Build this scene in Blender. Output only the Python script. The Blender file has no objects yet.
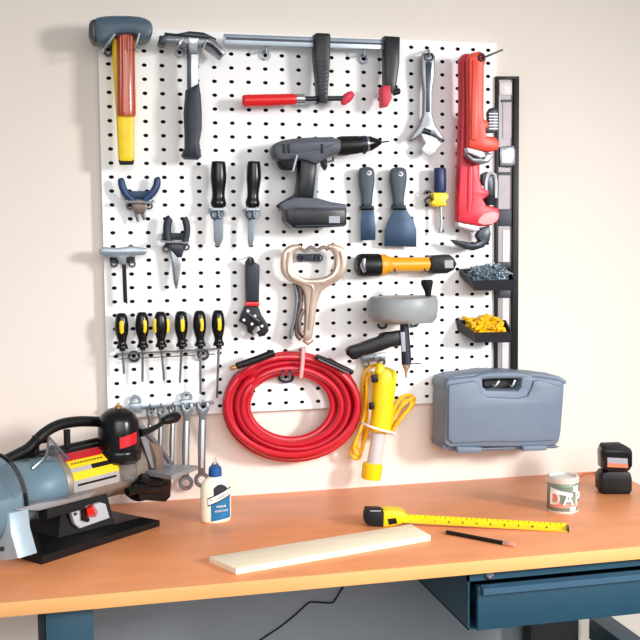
import bpy, bmesh, math, random
from mathutils import Vector, Matrix
from mathutils.geometry import tessellate_polygon
random.seed(7)
SC = bpy.context.scene
COL = SC.collection
INCH = 0.0254
ZO = 54.65                      # all lengths below are inches; the floor is ZO below the board's centre

# ------------------------------------------------------------------ camera
CAM = Vector((-16.5973, -75.6877, -1.2442))
RX, RY, RZ = -.0850, .0082, -.2391
FPX, SX, SY = 1008.11, 10.51, 7.28
ROT = Matrix.Rotation(RZ, 3, 'Z') @ Matrix.Rotation(RX, 3, 'X') @ Matrix.Rotation(RY, 3, 'Y')
def m3(v): return Vector((v[0]*INCH, v[1]*INCH, (v[2]+ZO)*INCH))
cd = bpy.data.cameras.new('camera'); cam = bpy.data.objects.new('camera', cd); COL.objects.link(cam)
cd.sensor_width = 36; cd.lens = FPX*36/640; cd.shift_x = -SX/640; cd.shift_y = SY/640
cd.clip_start = 0.01; cd.clip_end = 100
xa, ya, za = ROT.col[0], ROT.col[1], ROT.col[2]
mw = Matrix((xa, za, -ya)).transposed().to_4x4(); mw.translation = m3(CAM)
cam.matrix_world = mw
SC.camera = cam

# ------------------------------------------------------------------ light
SC.view_settings.view_transform = 'Standard'
SC.view_settings.look = 'None'
SC.view_settings.gamma = 1
SC.view_settings.exposure = 0.05
w = bpy.data.worlds.new('world'); SC.world = w; w.use_nodes = True
w.node_tree.nodes['Background'].inputs[0].default_value = (0.93, 0.97, 1.0, 1)
w.node_tree.nodes['Background'].inputs[1].default_value = 0.34
def area(name, loc, target, size, power, color=(1, 1, 1), spread=180):
    ld = bpy.data.lights.new(name, 'AREA'); ld.shape = 'RECTANGLE'; ld.size = size[0]; ld.size_y = size[1]
    ld.energy = power; ld.color = color; ld.spread = math.radians(spread)
    o = bpy.data.objects.new(name, ld); COL.objects.link(o); o.location = m3(loc)
    o.rotation_euler = (m3(target)-m3(loc)).to_track_quat('-Z', 'Y').to_euler()
    return o
area('studio_softbox', (74, -92, 17), (-4, 0, -20), (0.42, 0.42), 8.0, (1, .98, .96), 60)
area('studio_fill', (0, -98, 14), (0, -8, -34), (2.2, 1.2), 11, (1, .99, .98), 80)

# ------------------------------------------------------------------ materials
def lin(c):
    out = []
    for v in c:
        v /= 255
        out.append(v/12.92 if v <= .04045 else ((v+.055)/1.055)**2.4)
    return out
MATS = {}
def mat(name, rgb, rough=.5, metal=0., var=.06, scale=30., bump=.0, spec=.5, alpha=None, trans=0., stretch=None, coat=0.):
    m = bpy.data.materials.new(name); m.use_nodes = True; nt = m.node_tree
    b = nt.nodes['Principled BSDF']
    c = lin(rgb)
    tc = nt.nodes.new('ShaderNodeTexCoord'); mp = nt.nodes.new('ShaderNodeMapping')
    nt.links.new(tc.outputs['Object'], mp.inputs[0])
    if stretch: mp.inputs['Scale'].default_value = stretch
    n = nt.nodes.new('ShaderNodeTexNoise'); n.inputs['Scale'].default_value = scale; n.inputs['Detail'].default_value = 4
    nt.links.new(mp.outputs[0], n.inputs['Vector'])
    r = nt.nodes.new('ShaderNodeValToRGB')
    lo = [max(0, x*(1-var*1.6)) for x in c]+[1]; hi = [min(1, x*(1+var)) for x in c]+[1]
    r.color_ramp.elements[0].position = .3; r.color_ramp.elements[1].position = .7
    r.color_ramp.elements[0].color = lo; r.color_ramp.elements[1].color = hi
    nt.links.new(n.outputs['Fac'], r.inputs[0]); nt.links.new(r.outputs[0], b.inputs['Base Color'])
    b.inputs['Roughness'].default_value = rough; b.inputs['Metallic'].default_value = metal
    b.inputs['Specular IOR Level'].default_value = spec
    b.inputs['Transmission Weight'].default_value = trans
    b.inputs['Coat Weight'].default_value = coat
    if bump:
        bp = nt.nodes.new('ShaderNodeBump'); bp.inputs['Strength'].default_value = bump; bp.inputs['Distance'].default_value = .002
        nt.links.new(n.outputs['Fac'], bp.inputs['Height']); nt.links.new(bp.outputs[0], b.inputs['Normal'])
    MATS[name] = m; return m
mat('wall_paint', (239, 229, 219), .8, var=.012, scale=3)
mat('floor_concrete', (170, 165, 160), .8, scale=6)
mat('board_white', (252, 253, 253), .45, var=.01, scale=8)
mat('laminate', (236, 152, 100), .38, var=.07, scale=9, stretch=(1, 2.5, 1))
mat('edge_wood', (240, 176, 110), .5, var=.04, scale=6, stretch=(1, 1, 8))
mat('bench_blue', (32, 72, 92), .45, var=.03)
mat('bench_blue_light', (54, 88, 112), .35, var=.03)
mat('panel_grey', (148, 156, 164), .5, var=.02)
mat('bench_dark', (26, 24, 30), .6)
mat('black', (12, 13, 16), .45, spec=.35)
mat('black_gloss', (10, 11, 14), .24, spec=.4)
mat('rubber', (22, 23, 28), .65, var=.1, spec=.3)
mat('slate', (58, 74, 86), .5)
mat('slate_dark', (26, 36, 50), .5)
mat('sledge_grey', (72, 94, 110), .42, var=.08)
mat('sledge_dark', (70, 66, 70), .45, var=.1)
mat('yellow', (255, 214, 12), .4)
mat('yellow_cord', (250, 190, 20), .45)
mat('orange_grip', (192, 76, 38), .25, var=.12, scale=18, stretch=(8, 8, .4), coat=.5)
mat('amber', (244, 186, 60), .45)
mat('chrome', (205, 210, 216), .22, .95)
mat('steel', (134, 138, 144), .35, .8)
mat('steel_dark', (62, 66, 74), .36, .75)
mat('steel_light', (222, 226, 230), .35, .35)
mat('blade_grey', (118, 128, 138), .4, .3)
mat('wire', (112, 112, 116), .35, .7)
mat('zinc', (158, 168, 178), .35, .6)
mat('blued', (26, 54, 80), .4, .4)
mat('blue_grip', (30, 62, 104), .4)
mat('navy', (34, 50, 98), .4)
mat('red', (232, 28, 34), .35)
mat('hose_red', (196, 12, 38), .34, coat=.2)
mat('wrench_orange', (238, 72, 48), .4)
mat('wrench_red', (226, 34, 62), .4)
mat('pad_red', (222, 50, 74), .5)
mat('drill_grey', (82, 86, 98), .5)
mat('drill_light', (160, 166, 176), .45)
mat('drill_dark', (16, 19, 26), .35, spec=.4)
mat('nickel', (206, 184, 168), .32, .55)
mat('nickel_dark', (122, 106, 98), .35, .55)
mat('flash_orange', (246, 166, 24), .4)
mat('drum_grey', (150, 155, 158), .4)
mat('case_blue', (112, 127, 146), .5, var=.03)
mat('case_recess', (100, 114, 134), .55, var=.03)
mat('bin_dark', (30, 33, 42), .5, spec=.4)
mat('screw_zinc', (150, 168, 180), .35, .5, var=.3, scale=160)
mat('nut_yellow', (255, 196, 8), .45)
mat('level_black', (12, 11, 14), .45, spec=.3)
mat('level_silver', (150, 142, 146), .4, .2)
mat('level_white', (222, 216, 216), .4)
mat('level_band', (48, 54, 70), .5)
mat('grinder_blue', (112, 138, 152), .4, .2)
mat('grinder_light', (176, 198, 210), .35, .2)
mat('grinder_beige', (152, 138, 126), .42, .3)
mat('grinder_plate', (150, 150, 154), .4, .3)
mat('grinder_brown', (120, 96, 84), .6, var=.15)
mat('label_red', (206, 26, 40), .4)
mat('label_yellow', (250, 206, 20), .4)
mat('label_grey', (176, 172, 170), .5)
mat('switch_red', (216, 30, 22), .25)
mat('switch_plate', (184, 190, 198), .45)
mat('glue_cream', (250, 244, 220), .4, var=.01)
mat('glue_blue', (20, 110, 160), .4)
mat('cap_blue', (20, 84, 150), .4)
mat('white', (246, 244, 242), .5, var=.01)
mat('tie_pink', (240, 176, 176), .5)
mat('brass', (196, 150, 90), .35, .7)
mat('can_green', (128, 146, 130), .4, .2, var=.12)
mat('can_pink', (232, 150, 130), .45)
mat('can_lid', (226, 220, 212), .35, .3)
mat('wood_pale', (255, 238, 210), .6, var=.05, scale=7, stretch=(1, 9, 9))
mat('wood_pencil', (226, 170, 120), .6)
mat('eraser', (226, 150, 140), .6)
mat('chip_orange', (222, 128, 92), .5)
mat('clear_plastic', (236, 240, 244), .06, trans=.96)
MATS['clear_plastic'].node_tree.nodes['Principled BSDF'].inputs['IOR'].default_value = 1.18
mat('tube_glass', (246, 236, 236), .2, trans=.35)
mat('text_dark', (30, 34, 44), .6)

# ------------------------------------------------------------------ unprojection: a pixel to the place it shows
def ray(px, py): return ROT @ Vector(((px-320-SX)/FPX, 1, -(py-320-SY)/FPX))
BY = -0.8                       # front of the pegboard
def P(px, py, d=0.):            # point d inches in front of the board
    r = ray(px, py); return CAM + r*((BY-d-CAM.y)/r.y)
TZ = -20.6477                   # bench top
def T(px, py, h=0.):            # point h inches above the bench top
    r = ray(px, py); return CAM + r*((TZ+h-CAM.z)/r.z)
def ipp(d): return (BY-d-CAM.y)/FPX     # inches per pixel at depth d

def chaikin(p, n):
    for _ in range(n):
        q = []
        for i in range(len(p)):
            a, b = p[i], p[(i+1) % len(p)]
            q.append(tuple(a[k]*.75+b[k]*.25 for k in range(len(a))))
            q.append(tuple(a[k]*.25+b[k]*.75 for k in range(len(a))))
        p = q
    return p
def crom(p, n):                 # open Catmull-Rom through tuples
    if n < 2 or len(p) < 3: return list(p)
    out = []
    for i in range(len(p)-1):
        a, b, c, d = p[max(i-1, 0)], p[i], p[i+1], p[min(i+2, len(p)-1)]
        for j in range(n):
            t = j/n
            out.append(tuple(.5*((2*b[k])+(c[k]-a[k])*t+(2*a[k]-5*b[k]+4*c[k]-d[k])*t*t+(-a[k]+3*b[k]-3*c[k]+d[k])*t**3) for k in range(len(b))))
    out.append(tuple(p[-1])); return out

class B:
    def __init__(s): s.bm = bmesh.new()
    def ring_skin(s, rings, close=False, cap=True):
        vs = [[s.bm.verts.new(v) for v in r] for r in rings]
        n = len(vs[0]); m = len(vs)
        for i in range(m if close else m-1):
            a, b = vs[i], vs[(i+1) % m]
            for j in range(n):
                try: s.bm.faces.new((a[j], a[(j+1) % n], b[(j+1) % n], b[j]))
                except ValueError: pass
        if cap and not close:
            s.bm.faces.new(vs[0][::-1]); s.bm.faces.new(vs[-1])
        return s
    def plate(s, pts3, dirv, t, bev=0.):    # planar outline (front face), extruded along dirv
        pts = [Vector(p) for p in pts3]; dirv = Vector(dirv).normalized()
        n = len(pts)
        nm = Vector((0, 0, 0))
        for i in range(n): nm += pts[i].cross(pts[(i+1) % n])
        if nm.dot(dirv) > 0: pts.reverse()          # front normal is -dirv
        f = -dirv
        def inset(b):
            out = []
            for i in range(n):
                e0 = (pts[i]-pts[i-1]); e1 = (pts[(i+1) % n]-pts[i])
                n0 = f.cross(e0); n1 = f.cross(e1)
                if n0.length < 1e-9: n0 = n1
                if n1.length < 1e-9: n1 = n0
                n0.normalize(); n1.normalize(); q = n0+n1
                if q.length < .3: q = n0.copy()
                q.normalize(); k = min(1.6, 1/max(.4, q.dot(n0)))
                out.append(pts[i]+q*b*k)
            return out
        if bev > 0:
            bd = min(bev, t*.45)
            rings = [[p+dirv*0 for p in inset(bev)], [p+dirv*bd*.3 for p in inset(bev*.3)], [p+dirv*bd for p in pts],
                     [p+dirv*(t-bd) for p in pts], [p+dirv*(t-bd*.3) for p in inset(bev*.3)], [p+dirv*t for p in inset(bev)]]
        else: rings = [pts, [p+dirv*t for p in pts]]
        s.ring_skin(rings, cap=False)
        k = len(rings)
        for r_, fl in ((rings[0], True), (rings[-1], False)):
            vs = [s.bm.verts.new(p) for p in r_]
            for tri in tessellate_polygon([r_]):
                try: s.bm.faces.new([vs[i] for i in tri])
                except ValueError: pass
        bmesh.ops.remove_doubles(s.bm, verts=s.bm.verts[:], dist=1e-5)
        return s
    def poly(s, px, d, t, bev=.05, sm=0):   # outline seen at depth d in front of the board, extends t towards the wall
        return s.plate([P(x, y, d) for x, y in chaikin(px, sm)], (0, 1, 0), t, bev)
    def tube(s, pts, r, seg=8, close=False, fy=1., ref=None, cap=True):
        pts = [Vector(p) for p in pts]; n = len(pts)
        rr = r if isinstance(r, (list, tuple)) else [r]*n
        rings = []; prev = None
        for i in range(n):
            a = pts[(i-1) % n] if (close or i) else pts[0]; b = pts[(i+1) % n] if (close or i < n-1) else pts[-1]
            t = b-a
            if t.length < 1e-9: t = Vector((0, 0, 1))
            t.normalize()
            if ref is not None: u = t.cross(Vector(ref))
            elif prev is None: u = t.cross(Vector((0, 1, 0)) if abs(t.y) < .9 else Vector((1, 0, 0)))
            else: u = prev - t*prev.dot(t)
            if u.length < 1e-6: u = t.cross(Vector((1, 0, .1)))
            u.normalize(); prev = u; v = t.cross(u)
            rings.append([pts[i]+u*(rr[i]*math.cos(q))+v*(rr[i]*fy*math.sin(q)) for q in [2*math.pi*j/seg for j in range(seg)]])
        return s.ring_skin(rings, close, cap)
    def rod(s, pts, d=1., fy=1., seg=16, n=1):      # (px, py, radius px[, depth])
        q = [tuple(p) if len(p) == 4 else (p[0], p[1], p[2], d) for p in pts]
        q = crom(q, n)
        return s.tube([P(a, b, e) for a, b, c, e in q], [c*ipp(e) for a, b, c, e in q], seg, fy=fy, ref=(0, 1, 0))
    def wire(s, pts, r, d=.5, seg=6, n=1, close=False):   # (px, py[, depth]), radius px
        q = [tuple(p) if len(p) == 3 else (p[0], p[1], d) for p in pts]
        if close: q = q+[q[0]]; q = crom(q, n)[:-1]
        else: q = crom(q, n)
        return s.tube([P(*p) for p in q], [r*ipp(p[2]) for p in q], seg, close=close)
    def ring(s, cx, cy, rx, ry, r, d=.5, seg=20):
        return s.wire([(cx+rx*math.cos(a), cy+ry*math.sin(a), d) for a in [2*math.pi*k/seg for k in range(seg)]], r, close=True)
    def box(s, c, sz, u=(1, 0, 0), v=(0, 1, 0), bev=0.):
        c = Vector(c); u = Vector(u).normalized(); v = Vector(v).normalized(); w_ = u.cross(v)
        pts = [c+u*a*sz[0]/2+w_*b*sz[2]/2-v*sz[1]/2 for a, b in ((-1, -1), (1, -1), (1, 1), (-1, 1))]
        return s.plate(pts, v, sz[1], bev)
    def lathe(s, A, Bp, prof, seg=24, fy=1., ref=(0, 1, 0)):   # prof (t 0..1, radius in)
        A = Vector(A); Bp = Vector(Bp)
        t = (Bp-A).normalized(); u = t.cross(Vector(ref)); u.normalize(); v = t.cross(u)
        rings = [[A+(Bp-A)*tt+u*(r*math.cos(q))+v*(r*fy*math.sin(q)) for q in [2*math.pi*j/seg for j in range(seg)]] for tt, r in prof]
        return s.ring_skin(rings)
    def hull(s, pts):
        vs = [s.bm.verts.new(p) for p in pts]
        r = bmesh.ops.convex_hull(s.bm, input=vs)
        return s

def thing(name, label, cat, base, group=None):
    o = bpy.data.objects.new(name, None); COL.objects.link(o); o.location = m3(base)
    o.empty_display_size = .02
    o['label'] = label; o['category'] = cat
    if group: o['group'] = group
    return o
def part(name, b, m, parent=None, label=None, angle=35):
    bm = b.bm
    bmesh.ops.recalc_face_normals(bm, faces=bm.faces[:])
    me = bpy.data.meshes.new(name)
    off = Vector((0, 0, 0)); par = parent
    while par is not None: off += par.location; par = par.parent
    if parent is None:
        c = Vector((0, 0, 0))
        for v in bm.verts: c += v.co
        c /= max(1, len(bm.verts)); zmin = min(v.co.z for v in bm.verts)
        off = m3((c.x, c.y, zmin)); loc = off.copy()
    else: loc = Vector((0, 0, 0))
    for v in bm.verts: v.co = m3(v.co)-off
    bm.to_mesh(me); bm.free()
    me.materials.append(MATS[m])
    for p in me.polygons: p.use_smooth = True
    me.set_sharp_from_angle(angle=math.radians(angle))
    o = bpy.data.objects.new(name, me); COL.objects.link(o); o.parent = parent; o.location = loc
    if label: o['label'] = label
    return o
def solo(name, b, m, label, cat, group=None, kind=None):
    o = part(name, b, m); o['label'] = label; o['category'] = cat
    if group: o['group'] = group
    if kind: o['kind'] = kind
    return o
def struct(name, b, m):
    o = part(name, b, m); o['kind'] = 'structure'; return o
def text_part(name, s, size, c, xdir, up, m, parent, ext=.01, sx=1.):
    cu = bpy.data.curves.new(name, 'FONT'); cu.body = s; cu.size = 1; cu.align_x = 'CENTER'; cu.align_y = 'CENTER'; cu.extrude = .02; cu.offset = .012
    to = bpy.data.objects.new(name, cu); COL.objects.link(to)
    dg = bpy.context.evaluated_depsgraph_get(); dg.update()
    me = bpy.data.meshes.new_from_object(to.evaluated_get(dg))
    bpy.data.objects.remove(to)
    xd = Vector(xdir).normalized(); ud = Vector(up); ud = (ud-xd*ud.dot(xd)).normalized(); nn = xd.cross(ud)
    b = B(); b.bm.from_mesh(me)
    for v in b.bm.verts: v.co = Vector(c)+xd*(v.co.x*size*sx)+ud*(v.co.y*size)+nn*(v.co.z/.02*ext)
    bpy.data.meshes.remove(me)
    return part(name, b, m, parent)

# ------------------------------------------------------------------ the setting
struct('wall_back', B().box((20, 2, 0), (240, 4, 109.3)), 'wall_paint')
struct('floor', B().box((20, -60, -ZO-1), (240, 128, 2)), 'floor_concrete')

# pegboard: a folded steel sheet, 24 by 28 real holes
SH = 1.2603
bt = thing('pegboard', 'large white perforated steel pegboard on the wall above the bench', 'pegboard', (0, 0, -14.05))
b = B()
cols, rows = 24, 28
hx, hz, seg = .185, .135, 12
xs = [SH*(c-11.5) for c in range(cols)]; zs = [-(r-13.5) for r in range(rows)]
bm = b.bm
V = {}
def vv(x, y, z):
    k = (round(x, 4), round(y, 4), round(z, 4))
    if k not in V: V[k] = bm.verts.new((x, y, z))
    return V[k]
# cell boundary sampled at the same 12 angles
def cellpt(x, z, j):
    a = 2*math.pi*j/seg
    c_, s_ = math.cos(a), math.sin(a)
    k = 1/max(abs(c_), abs(s_))
    return x+c_*k*SH/2, z+s_*k*.5
for x in xs:
    for z in zs:
        inner = [vv(x+hx*math.cos(2*math.pi*(j+.0)/seg), BY, z+hz*math.sin(2*math.pi*j/seg)) for j in range(seg)]
        deep = [vv(x+hx*math.cos(2*math.pi*(j+.0)/seg), BY+.07, z+hz*math.sin(2*math.pi*j/seg)) for j in range(seg)]
        for j in range(seg):
            k = (j+1) % seg
            (x0, z0), (x1, z1) = cellpt(x, z, j), cellpt(x, z, k)
            o0, o1 = vv(x0, BY, z0), vv(x1, BY, z1)
            crn = None
            if j in (1, 4, 7, 10):
                crn = vv(x+SH/2*(1 if j in (1, 10) else -1), BY, z+.5*(1 if j in (1, 4) else -1))
            f = [inner[j], inner[k], o1] + ([crn] if crn else []) + [o0]
            bm.faces.new(f); bm.faces.new((inner[k], inner[j], deep[j], deep[k]))
X0, X1, Z0, Z1 = xs[0]-SH/2, xs[-1]+SH/2, zs[-1]-.5, zs[0]+.5
E_ = .06
for (xa_, xb_, za_, zb_) in ((X0-E_, X0, Z0-E_, Z1+E_), (X1, X1+E_, Z0-E_, Z1+E_)):
    b.box(((xa_+xb_)/2, BY/2-.03, (za_+zb_)/2), (xb_-xa_, -BY-.06, zb_-za_))
for (za_, zb_) in ((Z0-E_, Z0), (Z1, Z1+E_)):
    b.box(((X0+X1)/2, BY/2-.03, (za_+zb_)/2), (X1-X0, -BY-.06, zb_-za_))
part('perforated_panel', b, 'board_white', bt)
part('hole_shade_sheet', B().box(((X0+X1)/2, -.1, (Z0+Z1)/2), (X1-X0, .04, Z1-Z0)), 'bench_dark', bt)  # added dark sheet, stands in for the shade seen through the holes
# ------------------------------------------------------------------ workbench
XR = 25.74; XL = -34; YF = -19.78
wb = thing('workbench', 'workbench with orange-brown laminate top and dark blue steel base', 'workbench', (0, -10, -ZO))
part('tabletop', B().box(((XL+XR)/2, (YF+.25-.02)/2, TZ-.4), (XR-XL, -YF-.27, .8), bev=.03), 'laminate', wb)
part('edge_band', B().box(((XL+XR)/2, YF+.12, TZ-.39), (XR-XL, .25, .82), bev=.05), 'edge_wood', wb)
FY = -18.6
def WY(px, py, y): r = ray(px, py); return CAM + r*((y-CAM.y)/r.y)
# front left post
a = WY(45, 610, FY); c = WY(93, 610, FY)
zt = TZ-.8
part('leg', B().box(((a.x+c.x)/2, FY+.9, (zt-ZO)/2), (c.x-a.x, 1.8, ZO+zt), bev=.06), 'bench_blue', wb)
a2 = WY(37, 612, FY)
b = B().box(((a2.x+a.x)/2-.02, FY+.7, (zt-ZO)/2), (a.x-a2.x-.05, .9, ZO+zt))
part('slotted_strip', b, 'bench_dark', wb)
# rear right post and its rail
yb = -3.2
a = WY(531, 620, yb); c = WY(579, 620, yb)
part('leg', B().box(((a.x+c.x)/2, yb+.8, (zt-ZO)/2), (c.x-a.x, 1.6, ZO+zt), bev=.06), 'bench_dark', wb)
r0 = WY(589, 617, yb+.8)
part('side_rail', B().box((r0.x+.9, (FY+yb)/2-.3, r0.z-.9), (1.8, abs(FY-yb)+2.2, 1.8), bev=.05), 'bench_blue', wb)
part('leg', B().box((r0.x+.9, FY+.9, (zt-ZO)/2), (3.2, 1.8, ZO+zt), bev=.06), 'bench_blue', wb)
a = WY(96, 610, -1.4)
c = WY(532, 610, -1.0); a = WY(60, 610, -1.0)
part('back_panel', B().box(((a.x+c.x)/2, -.8, (zt+zt-22)/2), (c.x-a.x, .12, 22)), 'panel_grey', wb, label='grey back panel')
# drawer unit
DY = -19.0
p0 = WY(467, 629, DY); p1 = WY(470, 577, DY)
xl = WY(468, 600, DY).x; zb_ = WY(468, 630, DY).z
dw = B()
xe = XR-1.2
dw.box(((xl+.05), (DY-2.4)/2, (zt+zb_)/2), (.1, -DY-2.4, zt-zb_))
dw.box(((xe-.05), (DY-2.4)/2, (zt+zb_)/2), (.1, -DY-2.4, zt-zb_))
dw.box(((xl+xe)/2, (DY-2.4)/2, zb_+.05), (xe-xl, -DY-2.4, .1))
dw.box(((xl+xe)/2, -2.45, (zt+zb_)/2), (xe-xl, .1, zt-zb_))
dw.box(((xl+xe)/2, DY+.15, zt-.35), (xe-xl, .3, .7))
case_ = part('drawer_housing', dw, 'bench_blue', wb)
dt_ = zt-1.0
front = part('drawer', B().box(((xl+xe)/2+.25, DY-.05, (dt_+zb_)/2), (xe-xl-.55, .5, dt_-zb_), bev=.05), 'bench_blue', wb)
part('drawer_handle', B().plate([(xl+.7, DY-.28, dt_+.12), (xl+.7, DY-.75, dt_+.02), (xl+.7, DY-.8, dt_-.35), (xl+.7, DY-.28, dt_-.55)], (1, 0, 0), xe-xl-1.0, .05), 'bench_blue_light', front)
lk = WY(490, 578, DY-.1)
part('lock', B().lathe((lk.x, DY+.05, zt-.38), (lk.x, DY-.2, zt-.38), [(0, .26), (.8, .26), (1, .2), (1, .1), (.8, .09), (.75, .01)], 20, ref=(0, 0, 1)), 'chrome', case_)

# cable on the wall under the bench
solo('power_cable', B().tube([WY(x, y, -1.0) for x, y in crom([(343, 560), (343, 585), (341, 590), (335, 600), (330, 603), (312, 602), (306, 605), (295, 615), (280, 627), (262, 639), (240, 655)], 3)], .07, 6), 'rubber',
     'thin black power cable trailing down the wall under the bench', 'cable')

# ------------------------------------------------------------------ hooks on the board
def hook(name, label, parts_, group=None, cat='hook'):
    x, y = parts_[0][2][0][:2]
    h = thing(name, label, cat, P(x, y, 0), group)
    for nm, m, pts, r, d in parts_:
        part(nm, B().wire(pts, r, d, n=3), m, h)
    return h
def clip_plate(name, label, x0, y0, x1, y1, rings, m='slate_dark', d=.35, cat='tool holder', rr=3, extra=None):
    h = thing(name, label, cat, P((x0+x1)/2, y1, 0))
    part('plate', B().poly([(x0, y0), (x1, y0), (x1, y1), (x0, y1)], d, d, .05), m, h)
    for cx, cy in rings:
        part('ring', B().ring(cx, cy, rr, rr*.9, .9, d+.12, 16), 'steel_dark', h)
        part('peg', B().tube([P(cx, cy-rr, d+.1), P(cx, cy-rr, -.3)], .07, 6), 'steel_dark', h)
    for e in extra or []:
        part(e[0], B().wire(e[1], e[2], e[3], n=2), e[4], h)
    return h

# ------------------------------------------------------------------ sledge hammer
t = thing('sledge_hammer', 'short sledge hammer with grey head and orange and yellow handle hanging top left', 'hammer', P(125, 163, 1.7))
part('head', B().poly([(93, 19), (98, 16), (112, 14.5), (138, 15), (149, 18.5), (153, 24), (153, 33), (149, 38.5), (140, 40), (137, 35), (133, 33), (116, 33.5), (113, 37), (111, 41.5), (104, 42.5), (97, 42), (94, 36)], 2.9, 2.3, .35, 1), 'sledge_grey', t)
part('striking_face', B().poly([(89, 22), (92, 18.5), (97, 18), (97, 42), (92, 40), (88.5, 33)], 2.8, 2.1, .3, 1), 'sledge_dark', t)
part('handle', B().poly([(112, 37), (134, 37), (134.5, 100), (134.5, 158), (133, 162), (120, 162), (118.5, 158), (116.5, 118), (112.5, 60)], 2.0, .75, .3), 'yellow', t)
part('grip_sleeve', B().rod([(125, 31, 8), (125.5, 34, 8.5), (126, 75, 8.8), (126.3, 113, 9.2), (126.3, 116, 8.7)], 2.05, .75, 20), 'orange_grip', t)
b = B()
for x in (120.5, 123.5, 128.5, 131.5): b.rod([(x, 36, .7), (x+.3, 70, .9), (x+.6, 112, .9)], 2.05+.62*math.sqrt(1-((x-126)/8.6)**2)*.75, .8, 6)
part('grip_ridge', b, 'orange_grip', t)
part('end_cap', B().poly([(118.5, 160), (134.5, 160), (133.5, 164.5), (120, 164.5)], 1.95, .65, .15), 'black', t)
hook('pegboard_hook', 'steel ring hook behind the left of the sledge hammer head', [
    ('prong', 'chrome', [(107, 51, .1), (103, 51, 2.2), (104, 49, 3.12), (115, 34, 3.12)], 1.1, .5),
    ('prong', 'chrome', [(138, 50, 0), (137, 49, 2.6), (136, 46, 3.12), (139.5, 33, 3.12)], 1.1, .5),
    ('ring', 'steel_dark', [(105, 50), (105.5, 54), (108.5, 55.5), (111.5, 53), (111, 48), (108, 46)], 1.1, .3),
    ('brace', 'black', [(111, 42, .5), (112, 50, .5), (115, 64, .3)], 1.3, .5)])

# ------------------------------------------------------------------ claw hammer
t = thing('claw_hammer', 'claw hammer with polished steel head and dark blue rubber grip', 'hammer', P(192, 158, 1.8))
part('head', B().poly([(160, 41), (161.5, 36), (166, 32.5), (179, 33), (190, 31.5), (203, 33), (213, 37), (220, 44), (226.5, 52.5), (221.5, 58), (212, 51), (205, 45.5), (200, 46), (198, 54), (189, 54), (187.5, 45), (178, 44), (164, 43)], 2.3, 1.3, .22), 'steel', t)
part('striking_face', B().poly([(158.5, 41.5), (159.5, 37.5), (166, 34), (168, 35), (165.5, 44.5), (160, 44)], 2.4, 1.5, .15), 'steel_dark', t)
part('head_ridge', B().poly([(165, 32), (177, 33.5), (190, 30.8), (204, 32.2), (214, 37), (208, 38.5), (196, 37.5), (186, 36.5), (175, 36), (166, 34.5)], 2.42, 1.5, .1), 'steel_dark', t)
part('claw_slot', B().poly([(207, 41.5), (212, 43.5), (219, 49.5), (223, 54.5), (220.5, 55.5), (213, 48.5), (207, 44.5)], 2.36, .3, .05), 'black', t)
part('cheek', B().poly([(188, 37), (199, 38), (197, 43), (193, 45), (189, 43)], 2.42, .4, .08), 'steel_light', t)
part('neck', B().poly([(188.5, 44), (199, 44), (198.5, 88), (188, 90)], 2.1, .8, .18), 'steel_light', t)
part('neck_flange', B().poly([(188, 44), (191.5, 42), (191.3, 90), (188, 90)], 2.2, .9, .05), 'steel_dark', t)
part('grip', B().poly([(186.5, 89), (199.5, 82), (201.5, 95), (202.5, 112), (202.5, 128), (200, 142), (202, 156), (199, 159), (185, 158.5), (182, 155), (185.5, 147), (185.5, 135), (184.5, 112)], 2.35, 1.2, .35), 'slate_dark', t)
hook('pegboard_hook', 'steel ring hook behind the claw hammer head', [
    ('prong', 'chrome', [(180, 48, 0), (178, 46, 2.6), (183, 38, 2.75)], 1.1, .5), ('prong', 'chrome', [(203, 50, 0), (203, 48, 2.4), (207, 40, 2.75)], 1.1, .5),
    ('ring', 'zinc', [(177, 50), (177, 54), (180, 56), (184, 54), (184, 50), (180, 48)], 1.2, .3)])

# ------------------------------------------------------------------ bar clamp
t = thing('bar_clamp', 'long bar clamp with zinc bar, black jaws and red handle', 'clamp', P(310, 99, 2))
part('bar', B().poly([(224, 33.5), (386, 39.5), (386, 49.5), (224, 44.5)], 1.7, .35, .08), 'zinc', t)
part('groove', B().poly([(226, 37), (384, 43), (384, 45), (226, 39.5)], 1.74, .1, 0), 'steel_dark', t, label='dark groove along the bar')
part('fixed_jaw', B().poly([(385, 35.5), (400.5, 36.5), (400, 62), (397, 84), (394, 93), (386, 93), (385.5, 70)], 2.1, 1.1, .14), 'drill_dark', t)
part('sliding_jaw', B().poly([(314.5, 34), (317, 32.5), (330, 33), (331, 36), (330.5, 62), (328.5, 90), (328, 103), (319, 103), (317.5, 80), (315, 58)], 2.15, 1.15, .14), 'drill_dark', t)
b = B()
for k in range(9): b.poly([(318.5+k*.25, 60+k*4), (328.5-k*.05, 60+k*4), (328.5-k*.05, 61.6+k*4), (318.5+k*.25, 61.6+k*4)], 2.25, .12, .02)
part('ribs', b, 'steel_dark', t)
part('screw', B().rod([(300, 99, 2.6), (344, 98.3, 2.6)], 1.65, 1, 12), 'steel_dark', t)
part('ferrule', B().rod([(296, 99, 5), (298, 99, 5.3), (304, 99, 5.3), (305.5, 99, 3)], 1.65, 1, 16), 'chrome', t)
part('handle', B().rod([(242.5, 100.8, 4.6), (244, 100.8, 5.9), (262, 100.3, 6), (280, 99.8, 5.8), (293, 99.2, 5.6), (297, 99, 4.4)], 1.65, 1, 20), 'red', t)
part('swivel_pad', B().rod([(343.5, 105, 2.2), (343.5, 102, 4), (347, 98, 5), (350.5, 95, 4.2), (353, 93, 2.6)], 1.65, .8, 14), 'pad_red', t, label='red swivel pad')
part('jaw_pad', B().poly([(382, 87), (385, 85), (391, 85), (392.5, 98), (388.5, 106), (383, 106.5)], 2.2, 1.2, .18), 'pad_red', t, label='red pad under the fixed jaw')
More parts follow.
